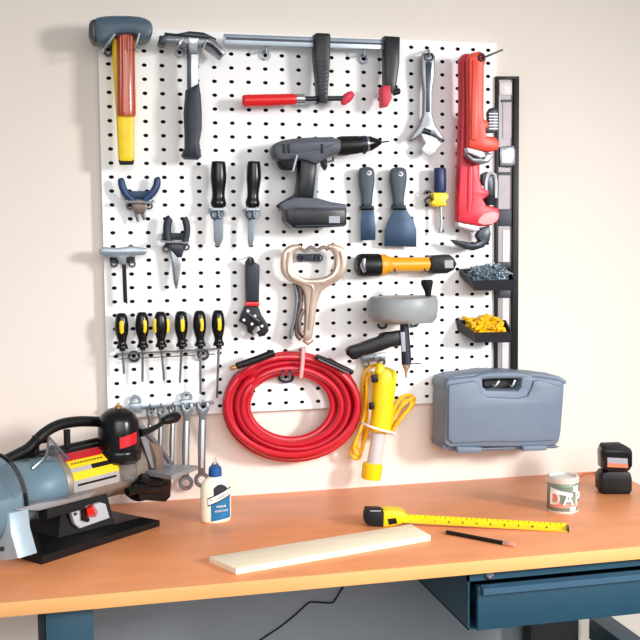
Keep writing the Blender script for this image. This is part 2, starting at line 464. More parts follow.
part('jaw_nub', B().rod([(393, 92.5, 3.5), (399, 91, 3.3), (400, 91, 2)], 1.6, 1, 12), 'black', t)
for x, y, nm in ((266, 51, 'left of the black sliding jaw'), (364, 54.5, 'right of the black sliding jaw')):
    h = thing('pegboard_hook', 'small zinc ring hook under the clamp bar '+nm, 'hook', P(x, y, 0))
    part('ring', B().ring(x, y+4, 3.6, 4, 1.1, .25), 'zinc', h)
    part('peg', B().tube([P(x, y, -.3), P(x, y, 1.2), P(x, y-7, 1.25)], .1, 6), 'zinc', h)

# ------------------------------------------------------------------ adjustable wrench
t = thing('adjustable_wrench', 'chrome adjustable wrench hanging jaw down left of the orange pipe wrench', 'wrench', P(430, 155, 1))
o = [(422, 56), (424, 52.5), (433, 52.5), (435.5, 56), (434.8, 75), (432.5, 92), (432.3, 114), (435, 124), (444.5, 138), (442.5, 141), (435, 136), (425, 132), (414, 140.5), (410.5, 138.5), (420, 126), (424, 114), (424.5, 92), (422.5, 75)]
part('handle', B().poly(o, 1.3, .6, .12), 'steel', t)
part('recessed_web', B().poly([(425.5, 62), (432, 62), (430.5, 90), (430.3, 112), (426, 112), (426.3, 90)], 1.34, .1, .02), 'steel_dark', t)
part('hanging_hole', B().ring(429, 57, 4.2, 3.6, 1.1, 1.33), 'steel_dark', t)
part('worm_screw', B().rod([(423, 130.5, 3.2), (430, 133, 3.2)], 1.25, 1, 12), 'steel_dark', t)
part('movable_jaw', B().poly([(421, 133), (428, 134), (437, 138), (441.5, 144), (438, 148), (436, 152), (429, 156), (424, 153), (422, 148), (426, 143)], 1.35, .5, .1), 'steel_light', t, label='bright chrome movable jaw')
hook('pegboard_hook', 'tiny hook in the hole of the adjustable wrench', [('prong', 'wire', [(429, 50, -.3), (429, 52, 1.4), (429, 57, 1.5)], 1, .5)])

# ------------------------------------------------------------------ pipe wrenches
t = thing('pipe_wrench', 'smaller orange pipe wrench hanging in front of the long red one', 'pipe wrench', P(480, 164, 2.4))
part('handle', B().poly([(469, 57), (473, 52.5), (481, 51), (485, 53), (487, 57), (486.5, 61), (485, 66), (484.5, 110), (485, 119), (489, 121), (490.5, 126), (487, 129), (487.5, 136), (497, 137), (500.5, 143), (499, 150), (488, 152), (476, 149.5), (469, 147), (469.5, 120)], 3.3, .9, .22), 'wrench_orange', t)
part('rib', B().poly([(473, 60), (478, 60), (478.5, 138), (475, 141), (471.5, 139)], 3.4, .2, .06), 'wrench_orange', t)
part('hole_rim', B().ring(481.5, 57.5, 2.6, 3.2, 1.3, 3.32), 'bench_dark', t)
part('hook_jaw_shank', B().poly([(488.5, 112), (491, 108), (496, 107), (498.5, 110), (499, 132), (487, 133), (486, 128), (489, 126)], 3.15, .6, .12), 'steel_dark', t)
b = B()
for k in range(6): b.poly([(489, 113+k*3), (498, 113+k*3), (498, 114.3+k*3), (489, 114.3+k*3)], 3.22, .1, 0)
part('thread', b, 'steel', t)
part('heel_jaw', B().poly([(467.5, 147.5), (472, 148.5), (483.5, 151.5), (486, 156.5), (481, 158), (468.5, 152.5)], 3.2, .8, .06), 'steel_light', t)
part('hook_jaw', B().poly([(467, 153), (474, 157.5), (484, 158.5), (486, 153), (492, 153), (493, 157), (489, 162.5), (481, 164.5), (473, 162), (468, 157.5)], 3.15, .7, .1), 'steel', t)

t = thing('pipe_wrench', 'long red pipe wrench with big black hook jaw at the bottom', 'pipe wrench', P(475, 250, 1.5))
part('handle', B().poly([(461.5, 58), (465, 53.5), (471, 53), (473, 58), (474, 110), (477, 158), (480.5, 162), (480.5, 178), (483, 188), (490, 190.5), (489, 196), (484, 199.5), (487, 205), (499, 208), (501, 215), (498, 222), (490, 226), (478, 226), (458, 221), (459, 190), (460.5, 150), (462, 100)], 2.1, 1.0, .2), 'wrench_red', t)
part('rib', B().rod([(471, 160, 2.5), (470.5, 172, 3.6), (470, 200, 3.6), (469, 212, 2.5)], 2.1, .4, 12), 'wrench_red', t)
part('shank', B().tube([P(x, y, 1.9) for x, y in [(486, 196), (486, 182), (487.5, 175), (491, 172.5), (495, 175), (496, 182), (496, 198)]], .14, 8), 'steel_light', t)
part('shank_core', B().poly([(482.5, 174), (487, 171.5), (493, 174.5), (495, 180), (495, 198), (487, 198), (486, 186), (482, 184)], 1.85, .6, .1), 'steel_dark', t)
part('adjusting_nut', B().rod([(489.5, 195.5, 7.2), (489.5, 205, 7.2)], 1.6, .9, 18), 'rubber', t)
part('head_face', B().poly([(479, 219), (484, 213.5), (493, 211.5), (498.5, 213), (498.5, 219), (493, 224), (484, 225), (478, 223)], 2.14, .15, .05), 'tie_pink', t, label='pale patch on the head')  # pale pink plate laid over the red head
part('heel_jaw', B().poly([(458, 222), (464, 223.5), (478.5, 226), (480, 230), (476, 231.5), (459, 226.5)], 1.9, .8, .06), 'steel_light', t)
part('hook_jaw', B().poly([(452, 239.5), (462, 241), (474, 243.5), (480, 241), (477, 236), (481, 228), (490, 226), (491.5, 234), (490, 241), (484, 247.5), (474, 250.5), (465, 249), (457, 244.5)], 1.85, .7, .12), 'steel_dark', t)
hook('pegboard_hook', 'long steel hook holding the pipe wrenches at the top right corner', [('prong', 'wire', [(479, 52, -.3), (480, 56, 2.6), (481.5, 58, 3.3), (490, 55, 3.8), (503, 49.5, 4.2)], 1.1, .5)])

# ------------------------------------------------------------------ level
t = thing('spirit_level', 'long black and silver spirit level standing upright right of the pegboard', 'level', P(506, 388, 0))
part('left_flange', B().poly([(496.3, 77), (499.2, 77), (497.8, 400), (494.8, 400)], .3, 1.05, .03), 'level_black', t)
part('right_flange', B().poly([(514.0, 77), (519.4, 77), (518, 400), (511.5, 400)], .3, 1.05, .03), 'level_black', t)
part('top_cap', B().poly([(496.3, 76.2), (519.4, 76.2), (519.4, 79), (496.3, 79)], .3, 1.05, .03), 'level_black', t)
part('web', B().poly([(499, 79), (514.6, 79), (512.2, 400), (497.6, 400)], .05, .75, 0), 'level_silver', t)
part('web_highlight', B().poly([(499.5, 82), (512, 82), (512, 95), (499.5, 95)], .12, .08, .02), 'level_white', t)
part('plumb_window', B().poly([(503, 100), (512, 100), (511.8, 138), (503, 138)], .1, .06, 0), 'level_silver', t)
part('window_bar', B().poly([(502, 99.5), (512.5, 99.5), (512.5, 102), (502, 102)], .16, .1, 0), 'level_band', t)
v_ = part('vial_block', B().poly([(500, 147), (514, 145), (516, 150), (516, 164), (512, 167), (500, 166)], .45, .6, .12), 'steel', t)
part('vial', B().poly([(502, 150), (511, 150), (511, 163), (502, 163)], .5, .1, .04), 'white', v_)
part('lower_bar', B().poly([(500, 172), (514, 172), (514, 175), (500, 175)], .16, .1, 0), 'level_band', t)
for y0, y1, m in ((209, 226, 'level_band'), (262, 268, 'slate_dark'), (290, 298, 'level_band')):
    part('band', B().poly([(499, y0), (513.4, y0), (513.2, y1), (499, y1)], .16, .12, .02), m, t)
part('lower_channel', B().poly([(503, 230), (510, 230), (508, 400), (502, 400)], .09, .06, 0), 'level_white', t)
# ------------------------------------------------------------------ pliers
t = thing('pliers', 'small pliers with blue curved grips above the grey T tool', 'pliers', P(139, 222, 1))
part('grip', B().rod([(120.5, 178, 1.5), (121, 180, 3.2), (122.5, 187, 3.6), (126, 194, 3.6), (131, 199, 3.2), (136, 204, 2.4)], .95, .8, 12, 3), 'blue_grip', t)
part('grip', B().rod([(157, 177, 1.5), (157.3, 179, 3.2), (156.5, 186, 3.6), (152.5, 193, 3.6), (147, 198, 3.2), (142, 204, 2.4)], .95, .8, 12, 3), 'blue_grip', t)
part('joint', B().poly([(132, 200), (146, 200), (147.5, 207), (144, 214), (136, 214), (132, 208)], 1.1, .5, .08), 'nickel_dark', t)
part('jaw', B().rod([(137.5, 210, 2.6), (137, 216, 2.2), (138, 222, 1)], .9, .7, 10), 'steel', t)
part('jaw', B().rod([(142.5, 210, 2.6), (143.5, 216, 2.2), (144, 220, 1)], .9, .7, 10), 'steel', t)
clip_plate('tool_holder', 'dark blue clip plate with two rings behind the blue pliers', 125.5, 191, 152.5, 199, [(130, 206), (149, 206)], 'blued', .4, extra=[('wire_loop', [(125, 200, .6), (125, 201.5, 1.5), (152.5, 202.5, 1.5), (152.5, 201, .6)], 1, .6, 'chrome')])

t = thing('needle_nose_pliers', 'needle nose pliers with dark handles and long tapered silver jaws', 'pliers', P(176, 289, 1))
part('grip', B().rod([(170.5, 217.5, 3), (168.5, 220, 4), (167, 228, 4), (167.5, 238, 4), (170, 246, 3.5)], 1.1, .7, 12, 3), 'slate_dark', t)
part('grip', B().rod([(184, 217.5, 2.6), (185.5, 221, 3.3), (187, 229, 3.3), (185.5, 240, 3.2), (181, 250, 3)], 1.1, .7, 12, 3), 'slate_dark', t)
part('joint', B().poly([(169, 243), (185, 243), (184, 250), (182, 257), (178, 258), (171, 250)], 1.25, .55, .1), 'steel_dark', t)
part('nose', B().poly([(170, 249), (175, 252), (182, 259), (181, 266), (179.5, 277), (177.5, 288), (176, 289.5), (174, 282), (172.5, 268)], 1.15, .45, .12), 'steel', t)
clip_plate('tool_holder', 'dark clip plate behind the needle nose pliers', 162.5, 233, 187.5, 239.5, [(166, 249), (186, 247)], 'slate_dark', .45, extra=[('wire_loop', [(162, 240, .5), (162, 241.5, 1.7), (187.5, 242.5, 1.7), (187.5, 241, .5)], 1, .6, 'chrome')])

t = thing('squeegee', 'grey T-shaped tool with thin dark shaft at the left edge of the board', 'hand tool', P(124, 303, 1))
part('head', B().poly([(99, 250), (104, 247), (118, 248), (132, 246), (146, 248), (148, 251), (145, 255), (133, 256), (126.5, 258), (126.5, 265), (120, 265), (117, 258), (104, 256.5), (99.5, 254)], 1.4, .8, .15), 'zinc', t)
part('blade', B().poly([(122, 263), (126, 263), (127.5, 304), (123.5, 302)], 1.2, .25, .04), 'rubber', t)
clip_plate('tool_holder', 'black clip plate with two rings under the grey T-shaped tool', 110, 257, 135, 263, [(114, 264), (132, 264)], 'black', .4)

# ------------------------------------------------------------------ knives with black handles
for cx, lab, bl in ((218.5, 'black-handled tool with wide saw blade, left one of the pair', 5.2), (253.8, 'black-handled tool with narrow blade, right one beside the drill', 3.6)):
    t = thing('drywall_saw', lab, 'hand saw', P(cx, 247, 1), 'black-handled saws beside the drill')
    k = 1 if cx < 230 else .92
    dx = 0 if cx < 230 else -3
    part('handle', B().rod([(cx, 161.5, 6.2*k), (cx, 164, 7*k), (cx, 178, 8*k), (cx-dx*-.2, 190, 6.6*k), (cx+dx*.3, 197, 6.4*k), (cx+dx*.4, 203, 7.9*k), (cx+dx*.4, 207, 6.8*k)], 1.35, .8, 20, 3), 'black_gloss', t)
    part('blade', B().poly([(cx+dx*.5-bl, 207), (cx+dx*.5+bl, 207), (cx+dx+bl-.3, 238), (cx+dx+1.5, 246), (cx+dx-2, 246.5), (cx+dx-bl+.6, 240)], 1.35, .12, .02), 'blade_grey', t)
    h = thing('tool_holder', ('clear and zinc' if cx < 230 else 'zinc')+' clip holding the '+('wide' if cx < 230 else 'narrow')+' saw below its black handle', 'tool holder', P(cx, 220, 0))
    part('clip', B().poly([(cx-7.5, 208), (cx+6, 208), (cx+6, 211), (cx-7.5, 211)], 1.7, 1.7, .05), 'zinc', h)
    part('ring', B().ring(cx-4, 214, 3.4, 5, 1, 1.6), 'blued', h)
    part('ring', B().ring(cx+3, 213.5, 3, 4.5, 1, 1.6), 'steel', h)

# ------------------------------------------------------------------ cordless drill
t = thing('cordless_drill', 'grey and black cordless drill hanging at the centre of the board', 'drill', P(315, 230, 2))
part('motor_housing', B().poly([(273, 150), (274, 145), (279, 141), (290, 138.5), (306, 137), (342, 136), (343, 152), (331, 155.5), (322, 162), (316, 165), (304, 160), (296, 160), (283, 161), (276, 158)], 3.0, 1.9, .4, 1), 'drill_grey', t)
part('side_panel', B().poly([(284, 143), (318, 141), (335, 140), (335, 146), (320, 149), (300, 153), (288, 152)], 3.06, .2, .08, 1), 'drill_grey', t)
for x in (283, 287.5, 321): part('vent_slot', B().poly([(x, 144), (x+2.2, 144), (x+3, 153), (x+.8, 153)], 3.12, .1, .02), 'black', t)
part('clutch_collar', B().rod([(338, 146.3, 9.3), (342, 146, 10), (358, 144.7, 9), (361, 144.5, 8.4)], 1.9, .95, 24), 'black', t)
part('collar_ring', B().rod([(360.5, 144.4, 8.2), (362, 144.3, 8.8), (366, 144, 8.4)], 1.9, .95, 24), 'steel_dark', t)
part('chuck', B().rod([(365, 144, 8), (371, 143.4, 7.4), (377, 142.8, 4.5), (381, 142.4, 2)], 1.9, .95, 24), 'black_gloss', t)
part('chuck_band', B().rod([(366, 143.9, 8.3), (368, 143.7, 8.2)], 1.9, .95, 24), 'chrome', t)
part('drill_bit', B().rod([(379, 142.5, .9), (389, 141.3, .7)], 1.9, 1, 8), 'steel_dark', t)
part('rear_bumper', B().poly([(279, 157), (298, 157), (298, 169), (284, 169.5), (280, 164)], 2.6, 1.4, .2, 1), 'rubber', t)
part('handle', B().poly([(300, 157), (318, 159), (317, 176), (314, 198), (296, 198), (299, 178)], 2.6, 1.4, .35), 'drill_dark', t)
part('handle_rim', B().poly([(316.5, 160), (321, 163), (318.5, 172), (317.5, 199), (313, 199), (315, 178)], 2.65, 1.5, .12), 'drill_light', t, label='light grey front edge of the grip')
part('trigger', B().poly([(320, 158), (327, 156), (328, 166), (326, 170), (323, 166)], 2.3, .8, .12), 'black', t)
bt_ = part('battery', B().poly([(286, 207), (345, 207), (347, 210), (347, 224), (344, 226.5), (316, 228), (294, 228), (287, 222)], 3.1, 1.9, .15), 'drill_dark', t)
part('battery_foot', B().poly([(280, 205), (286, 200.5), (298, 197), (318, 198), (332, 202), (346, 204), (347.5, 208), (346, 210), (296, 208.5), (284, 210.5)], 3.2, 1.9, .15), 'drill_grey', t)
part('battery_label', B().poly([(329, 216), (340, 216), (340, 223), (329, 223)], 3.13, .1, 0), 'drill_light', bt_, label='small white print on the battery')
part('battery_frame', B().wire([(294, 210), (345.5, 209.5), (345.5, 225), (296, 226)], .8, 3.1, close=True), 'steel_dark', bt_)
part('wrist_strap', B().wire([(297, 194), (288, 199), (279, 205), (278, 207), (284, 206)], 1, 2.6, n=3), 'black', t)
h = thing('pegboard_hook', 'pair of wire hooks carrying the cordless drill under its body', 'hook', P(333, 158, 0))
part('prong', B().tube([P(333, 161, -.3), P(333, 160, 2.8), P(333, 157.5, 2.95)], .09, 6), 'wire', h)
part('prong', B().tube([P(289, 173, -.3), P(290, 173, 2.4), P(293, 171, 3.2), P(297, 155, 3.25)], .09, 6), 'zinc', h)

# ------------------------------------------------------------------ scrapers
def scraper(lab, hd, bladepts, collar, hx_, hy_):
    t = thing('putty_knife', lab, 'putty knife', P(hx_, 245, .8), 'putty knives right of the drill')
    part('handle', B().poly(hd, 1.35, .8, .25, 1), 'slate', t)
    part('hole_rim', B().ring(hx_, hy_, 2, 1.8, .8, 1.36, 12), 'steel_light', t)
    part('collar', B().poly(collar, 1.3, .7, .1), 'black', t)
    part('blade', B().poly(bladepts, 1.0, .1, .02), 'blued', t)
    h = thing('pegboard_hook', 'small hook through the hole of the '+lab.split(' putty')[0]+' putty knife', 'hook', P(hx_, hy_, 0))
    part('prong', B().tube([P(hx_, hy_-1, -.3), P(hx_, hy_, 1.5), P(hx_, hy_-2.5, 1.6)], .07, 6), 'steel_light', h)
scraper('narrow putty knife with slate handle and blue steel blade', [(360, 169), (364, 166.5), (371.5, 166.5), (375.5, 170), (375.5, 182), (373.5, 196), (373, 207), (362.5, 207), (363, 197), (360.5, 183)],
        [(362, 209), (374, 209), (375.5, 225), (375.5, 240), (361, 240.5), (361, 226)], [(361.5, 205.5), (374, 205.5), (375, 209.5), (361, 209.5)], 369, 173)
scraper('wide putty knife with slate handle and flared dark blade', [(391.5, 170), (395, 167), (404.5, 167), (408, 171), (407.5, 183), (405, 197), (405, 207), (394.5, 207), (394.5, 197), (391.5, 183)],
        [(394, 208), (406, 208), (408, 212), (413.5, 220), (416.5, 230), (416.5, 247), (384.5, 246), (385, 230), (390, 218), (393, 212)], [(393.5, 205), (406, 205), (407, 209.5), (393, 209.5)], 400.5, 174)

# ------------------------------------------------------------------ small screwdriver right of the scrapers
t = thing('screwdriver', 'short screwdriver with dark blue handle and yellow collar beside the wide putty knife', 'screwdriver', P(440, 232, 1))
part('handle', B().rod([(440, 168, 6), (440, 170, 6.8), (440, 190, 6.8), (440, 192.5, 6)], 1.1, .9, 12), 'navy', t)
part('collar', B().poly([(433, 192.5), (447, 192.5), (449.5, 197), (446, 201), (447.5, 206), (436, 206.5), (431, 203), (434, 199)], 1.5, .8, .1), 'yellow', t, label='yellow collar')
part('shaft', B().rod([(441, 205, 1.6), (441.5, 225, 1.6), (440.5, 232, 2.6), (440.5, 233, 2.4)], 1.1, .6, 10), 'steel', t)
h = thing('pegboard_hook', 'curled wire hook beside the short blue and yellow screwdriver', 'hook', P(430, 198, 0))
part('ring', B().wire([(424, 194), (426, 191), (430, 192), (432, 195), (428, 198), (425, 200), (427, 204), (431, 204)], 1, .7, n=3), 'steel_dark', h)
part('prong', B().wire([(427, 198, -.3), (429, 197, 1.2), (433, 200, 1.6)], .9, n=2), 'steel_dark', h)

# ------------------------------------------------------------------ black locking wrench
t = thing('locking_pliers', 'black wrench with a red band hanging left of the nickel clamp', 'wrench', P(255, 337, 1))
part('handle', B().poly([(246, 262), (249, 258.5), (252.5, 260), (260, 265.5), (260, 270), (259.5, 302), (246.5, 302), (246, 280)], 1.3, .7, .2), 'slate_dark', t)
part('hanging_ring', B().ring(250.3, 261.5, 3, 3.2, 1.2, 1.3, 14), 'black', t)
part('band', B().poly([(246.5, 302), (259.5, 302), (259.5, 306), (246.5, 306)], 1.34, .78, .04), 'red', t, label='red band')
part('head', B().poly([(245.5, 306), (258.5, 306), (262, 315), (268.5, 325), (269, 331), (265, 336), (260, 337), (257.5, 333), (261.5, 330.5), (260, 326), (255.5, 327), (253, 332), (254, 336), (248.5, 333), (247, 326), (239.5, 321.5), (242, 314)], 1.35, .7, .14), 'black', t)
for x, y in ((248, 311), (255, 316), (244, 320), (252, 324), (262, 326)): part('rivet', B().tube([P(x, y, 1.3), P(x, y, 1.45)], .1, 8), 'chrome', t)
part('adjuster', B().rod([(248, 314, 2.4), (259, 322, 2.4)], 1.4, .6, 10), 'steel_dark', t)
hook('pegboard_hook', 'small hook through the ring of the black wrench with the red band', [('prong', 'wire', [(250, 256, -.3), (250, 259, 1.6), (251, 262, 1.7)], .9, .5)])

# ------------------------------------------------------------------ locking C-clamp
t = thing('locking_c_clamp', 'nickel locking C-clamp hanging upside down at the middle of the board', 'clamp', P(306, 342, 1.2))
part('frame', B().poly([(297, 244), (289, 246), (283, 252), (281.5, 262), (282, 272), (287, 280), (296, 284), (303, 288), (306, 300), (305, 330), (303, 340), (312, 342), (314, 330), (317, 308), (321, 292), (330, 286), (341, 280), (347.5, 270), (348.5, 256), (345, 248), (337, 244), (329, 244), (328, 249), (333, 251), (336, 257), (335.5, 269), (331, 275), (322, 278.5), (307, 279), (298, 275), (294, 268), (293.5, 256), (297, 251), (302, 250), (302, 245)], 2.0, .75, .22, 1), 'nickel', t)
part('frame_rib', B().wire([(289, 252), (287.5, 262), (288.5, 272), (294, 279), (306, 284), (313, 288), (311, 305), (309, 330)], 1.6, 2.0, n=3, seg=8), 'nickel', t)
part('frame_rib', B().wire([(340, 251), (342, 260), (340.5, 270), (334, 278), (322, 284)], 1.6, 2.0, n=3, seg=8), 'nickel', t)
part('release_lever', B().rod([(294, 281, 2.2), (297, 297, 2.2), (295.5, 316, 2.2), (291, 334, 2.2), (292, 338, 2)], 1.3, .9, 10, 3), 'steel', t)
part('handle', B().rod([(299, 284, 2.4), (301.5, 300, 2.2), (297.5, 320, 2.2), (297, 334, 2.6), (301, 339, 2.6)], 1.5, .9, 10, 3), 'nickel_dark', t)
part('spring', B().rod([(304, 309, 2), (299.5, 320, 2.4), (300, 331, 2.4), (305, 337, 2.2)], 1.7, .9, 10, 3), 'nickel_dark', t)
part('adjusting_screw', B().rod([(304, 339, 3), (308, 342.5, 3.4), (312, 339, 3)], 1.6, .9, 12), 'nickel', t)
part('chain', B().wire([(300, 248), (305, 251), (311, 247), (317, 250), (324, 247), (328, 250)], 1.8, 1.9, n=3), 'nickel_dark', t, label='dull brownish linkage between the jaw tips')
clip_plate('tool_holder', 'dark clip plate with two rings inside the nickel C-clamp', 299, 254, 320, 261, [(300.5, 258), (319, 258)], 'slate_dark', .5, rr=3.4)

# ------------------------------------------------------------------ flashlight
t = thing('flashlight', 'orange and black flashlight lying level across the board', 'flashlight', P(405, 272, 1.5))
part('head', B().rod([(356.5, 265.3, 8.5), (358, 265.2, 11), (362, 265.2, 12), (378, 265, 11.8), (381, 265, 10.5)], 1.3, .95, 24), 'black', t)
part('lens', B().rod([(355.8, 265.3, 7.5), (357, 265.3, 8)], 1.3, .95, 20), 'clear_plastic', t)
part('window', B().tube([P(364.5, 258.5, 2.25), P(363, 266, 2.3), (P(364.5, 272, 2.25))], [.12, .22, .12], 10), 'chrome', t, label='bright oval window on the head')
part('barrel', B().rod([(380, 265, 11), (385, 264.8, 11), (388, 264.6, 9), (392, 264.5, 7.5), (430, 264, 7.2), (433, 264, 6)], 1.3, .95, 24), 'flash_orange', t)
tl = part('tail', B().poly([(431, 259), (434, 255.5), (450, 254.5), (455, 258), (458, 264), (455, 270), (448, 273.5), (434, 274), (431, 270)], 1.95, 1.5, .25), 'black', t)
part('emblem', B().poly([(444.5, 260.5), (453, 260), (453.5, 268), (445, 268)], 1.98, .05, .0), 'steel', tl, label='small grey square emblem')
hook('pegboard_hook', 'steel hook under the flashlight barrel', [('prong', 'steel_dark', [(395, 270, -.3), (395, 273, 1.2), (395, 271, 2.2), (395, 268, 2.3)], 1, .5), ('prong', 'steel_dark', [(425, 270, -.3), (425, 273, 1.2), (425, 271, 2.2), (425, 268, 2.3)], 1, .5)])

# ------------------------------------------------------------------ bins
def bin_(lab, rim, bot, m, fill, fm, flab, n):
    # rim, bot: back-left, front-left, front-right, back-right as (px, py, d)
    t = thing('parts_bin', lab, 'parts bin', P(bot[0][0], bot[0][1], 0), 'small parts bins on the right edge of the board')
    R_ = [P(*p) for p in rim]; Q = [P(*p) for p in bot]
    b = B(); th = .12
    cR = sum(R_, Vector())/4; cQ = sum(Q, Vector())/4
    def inn(p, c): q = p+(c-p)*.07; return q
    Ri = [inn(p, cR) for p in R_]; Qi = [inn(p, cQ)+Vector((0, 0, th)) for p in Q]
    vs = [b.bm.verts.new(p) for p in R_+Q+Ri+Qi]
    for i in range(4):
        j = (i+1) % 4
        b.bm.faces.new((vs[i], vs[j], vs[4+j], vs[4+i])); b.bm.faces.new((vs[i], vs[8+i], vs[8+j], vs[j])); b.bm.faces.new((vs[8+i], vs[12+i], vs[12+j], vs[8+j]))
    b.bm.faces.new(vs[4:8]); b.bm.faces.new(vs[12:16])
    part('tray', b, m, t)
    b = B()
    rr = random.Random(n)
    for k in range(n):
        u, v = rr.uniform(.12, .86), rr.uniform(.12, .82)
        p = (Ri[0]*(1-u)+Ri[3]*u)*(1-v)+(Ri[1]*(1-u)+Ri[2]*u)*v
        p = p+Vector((0, 0, rr.uniform(-.3, .22+.4*math.sin(math.pi*u)*math.sin(math.pi*v))))
        a = Vector((rr.uniform(-1, 1), rr.uniform(-1, 1), rr.uniform(-.5, .6))).normalized()
        if fill == 'nuts': b.lathe(p, p+a*.42, [(0, .17), (.2, .19), (.8, .12), (1, .08)], 8)
        else:
            b.lathe(p, p+a*.6, [(0, .11), (.12, .11), (.14, .05), (.9, .05), (1, .01)], 6)
    # bed underneath
    bed = [(Ri[i]*.82+cR*.18)-Vector((0, 0, .25)) for i in range(4)]
    b.plate(bed, (0, 0, -1), .15)
    s = solo('wire_connectors' if fill == 'nuts' else 'screws', b, fm, flab, 'wire connectors' if fill == 'nuts' else 'screws', kind='stuff')
    return t
bin_('dark bin of grey screws beside the flashlight', [(459, 269, .15), (472, 281, 2.6), (516, 280, 2.6), (510, 268, .15)], [(460, 276, .15), (474, 290.5, 2.4), (514, 290.5, 2.4), (510, 277, .15)], 'bin_dark', 'screws', 'screw_zinc', 'heap of small grey screws in the upper dark bin', 230)
bin_('dark bin of yellow wire connectors below the screw bin', [(456, 320, .15), (474, 333, 2.6), (512, 332, 2.6), (506, 320, .15)], [(458, 331, .15), (475, 342.5, 2.4), (511, 342.5, 2.4), (506, 331, .15)], 'bin_dark', 'nuts', 'nut_yellow', 'heap of bright yellow wire connectors in the lower dark bin', 140)

# ------------------------------------------------------------------ drain auger
t = thing('drain_auger', 'hand drain auger with round grey drum and black pistol grip', 'drain auger', P(404, 378, 2))
part('drum', B().rod([(402, 296.5, 33), (402, 298, 36.5), (402.3, 302, 38), (402.3, 310, 38), (402.3, 312, 37.3), (402.3, 317, 36.5), (402, 321, 33), (402, 322.5, 27)], 3.3, .85, 40), 'drum_grey', t)
part('crank_knob', B().rod([(428.5, 297, 2.8), (428, 291, 3.8), (427, 284, 6.4), (427, 281, 6.6), (427, 279.8, 5)], 3.6, .9, 16), 'black', t)
part('shaft', B().rod([(404, 320, 4.6), (404.5, 330, 4.8), (406, 352, 5.2), (406.5, 364, 5.2)], 3.2, .9, 18), 'slate_dark', t)
part('sleeve', B().poly([(400.5, 332), (405, 332), (406, 351.5), (402, 352)], 3.62, .2, .04), 'drill_light', t, label='grey stripe on the shaft')
part('chuck', B().rod([(406, 363.5, 4.6), (406.3, 366.5, 4.2), (406, 370, 2), (406, 378, .7)], 3.2, .9, 14), 'chrome', t)
part('set_screw', B().rod([(402, 364.5, .7), (421, 363.3, .6)], 3.3, 1, 6), 'steel_dark', t)
part('pistol_grip', B().poly([(348, 351), (351, 347.5), (362, 344), (372, 340), (380, 337.5), (386, 333), (393, 332.5), (402, 331), (403, 346), (392, 347.5), (383, 351), (374, 354), (364, 356), (358, 359.5), (354, 360), (349, 355.5)], 3.5, 1.1, .25), 'black', t)
for x, y, nm in ((382.5, 325, 'under the grey auger drum on the left'), (414, 323, 'under the grey auger drum on the right')):
    h = thing('pegboard_hook', 'zinc ring hook '+nm, 'hook', P(x, y, 0))
    part('ring', B().ring(x, y, 4, 3.2, 1.3, .25), 'blued', h)
    part('peg', B().tube([P(x-3, y-2, -.3), P(x-3, y-2, 3.0)], .1, 6), 'steel', h)
h = thing('pegboard_hook', 'zinc ring hook under the pistol grip of the auger', 'hook', P(372, 363, 0))
part('plate', B().poly([(362, 356), (386, 353), (386, 360), (363, 362)], .6, .6, .1), 'zinc', h)
part('ring', B().ring(366, 364, 3, 3, 1, .5), 'steel', h)
part('prong', B().wire([(374, 359, .3), (374, 359, 3.6), (376, 355, 3.8)], 1, n=2), 'steel', h)
part('ring', B().ring(381, 361, 3, 3, 1, .5), 'steel', h)
# ------------------------------------------------------------------ hose
t = thing('air_hose', 'coiled red rubber air hose with black end fittings', 'hose', P(293, 463, 1.2))
loops = [(239.5, 347.0, 362.5, 452.0, .8)]
pts = []
rr = random.Random(3)
spec = []
NL = 9
# loop boxes (left, right, top, bottom) in the picture, listed from the outside in, with their distance from the board
base = [(225.5, 358.5, 351.5, 459.5, .6), (229.5, 355, 355, 457, 1.25), (226.5, 357, 357, 454.5, 1.9), (233.5, 350, 359, 452.5, .5), (238, 349, 362, 449, 1.5),
        (241, 344, 366, 447.5, .9), (242.5, 341, 368.5, 444, 1.7), (246, 336, 370, 441, .6), (247.5, 333, 372, 439.5, 1.3)]
for k, (l, r_, tp, bt2, d) in enumerate(base):
    nx = base[(k+1) % len(base)]
    ns = 40
    for j in range(ns):
        f = j/ns
        s_ = f*f*(3-2*f)
        s_ = max(0, (s_-.75)/.25) if f > .75 else 0
        L, R2, Tp, Bt, D = [a*(1-s_)+c*s_ for a, c in zip((l, r_, tp, bt2, d), nx)]
        a = 2*math.pi*f-1.0
        wob = 1+.006*math.sin(3*a+k*1.3)
        pts.append(((L+R2)/2+(R2-L)/2*math.cos(a)*wob, (Tp+Bt)/2+(Bt-Tp)/2*math.sin(a)*wob, D))
pts = pts[:-10]
part('hose', B().tube([P(*p) for p in pts], 3.5*ipp(1), 10), 'hose_red', t)
part('fitting', B().rod([(236, 366.5, 2.4), (237, 366, 3.6), (258, 359, 3.8), (274, 352.5, 3.6)], 2.35, 1, 14), 'black', t)
part('nozzle_tip', B().rod([(229.5, 369, 1.6), (232, 368, 2.6), (237, 366, 2.4)], 2.35, 1, 10), 'brass', t, label='brass tip')
part('fitting', B().rod([(316, 356.5, 2.6), (330, 362, 3), (348, 370.5, 3), (353, 372.5, 2)], 2.35, 1, 12), 'black', t)
part('fitting_stripe', B().rod([(318, 359, .8), (349, 373, .8)], 2.65, 1, 6), 'steel', t)
part('tie_wrap', B().tube([P(*p) for p in [(304, 349, .6), (303, 349.5, 2.2), (302.5, 362, 2.35), (301, 376, 2.1), (301, 378, .5), (304, 377, .3), (305, 360, .25), (304, 347.5, .3)]], .16, 8, close=True), 'tie_pink', t, label='pale wrap around the coil')
h = thing('pegboard_hook', 'dark ring hook inside the top of the red hose coil', 'hook', P(286, 380, 0))
part('ring', B().wire([(279, 375), (280, 380), (286, 382), (292, 380), (293, 375)], 1.4, .4, n=3), 'blued', h)
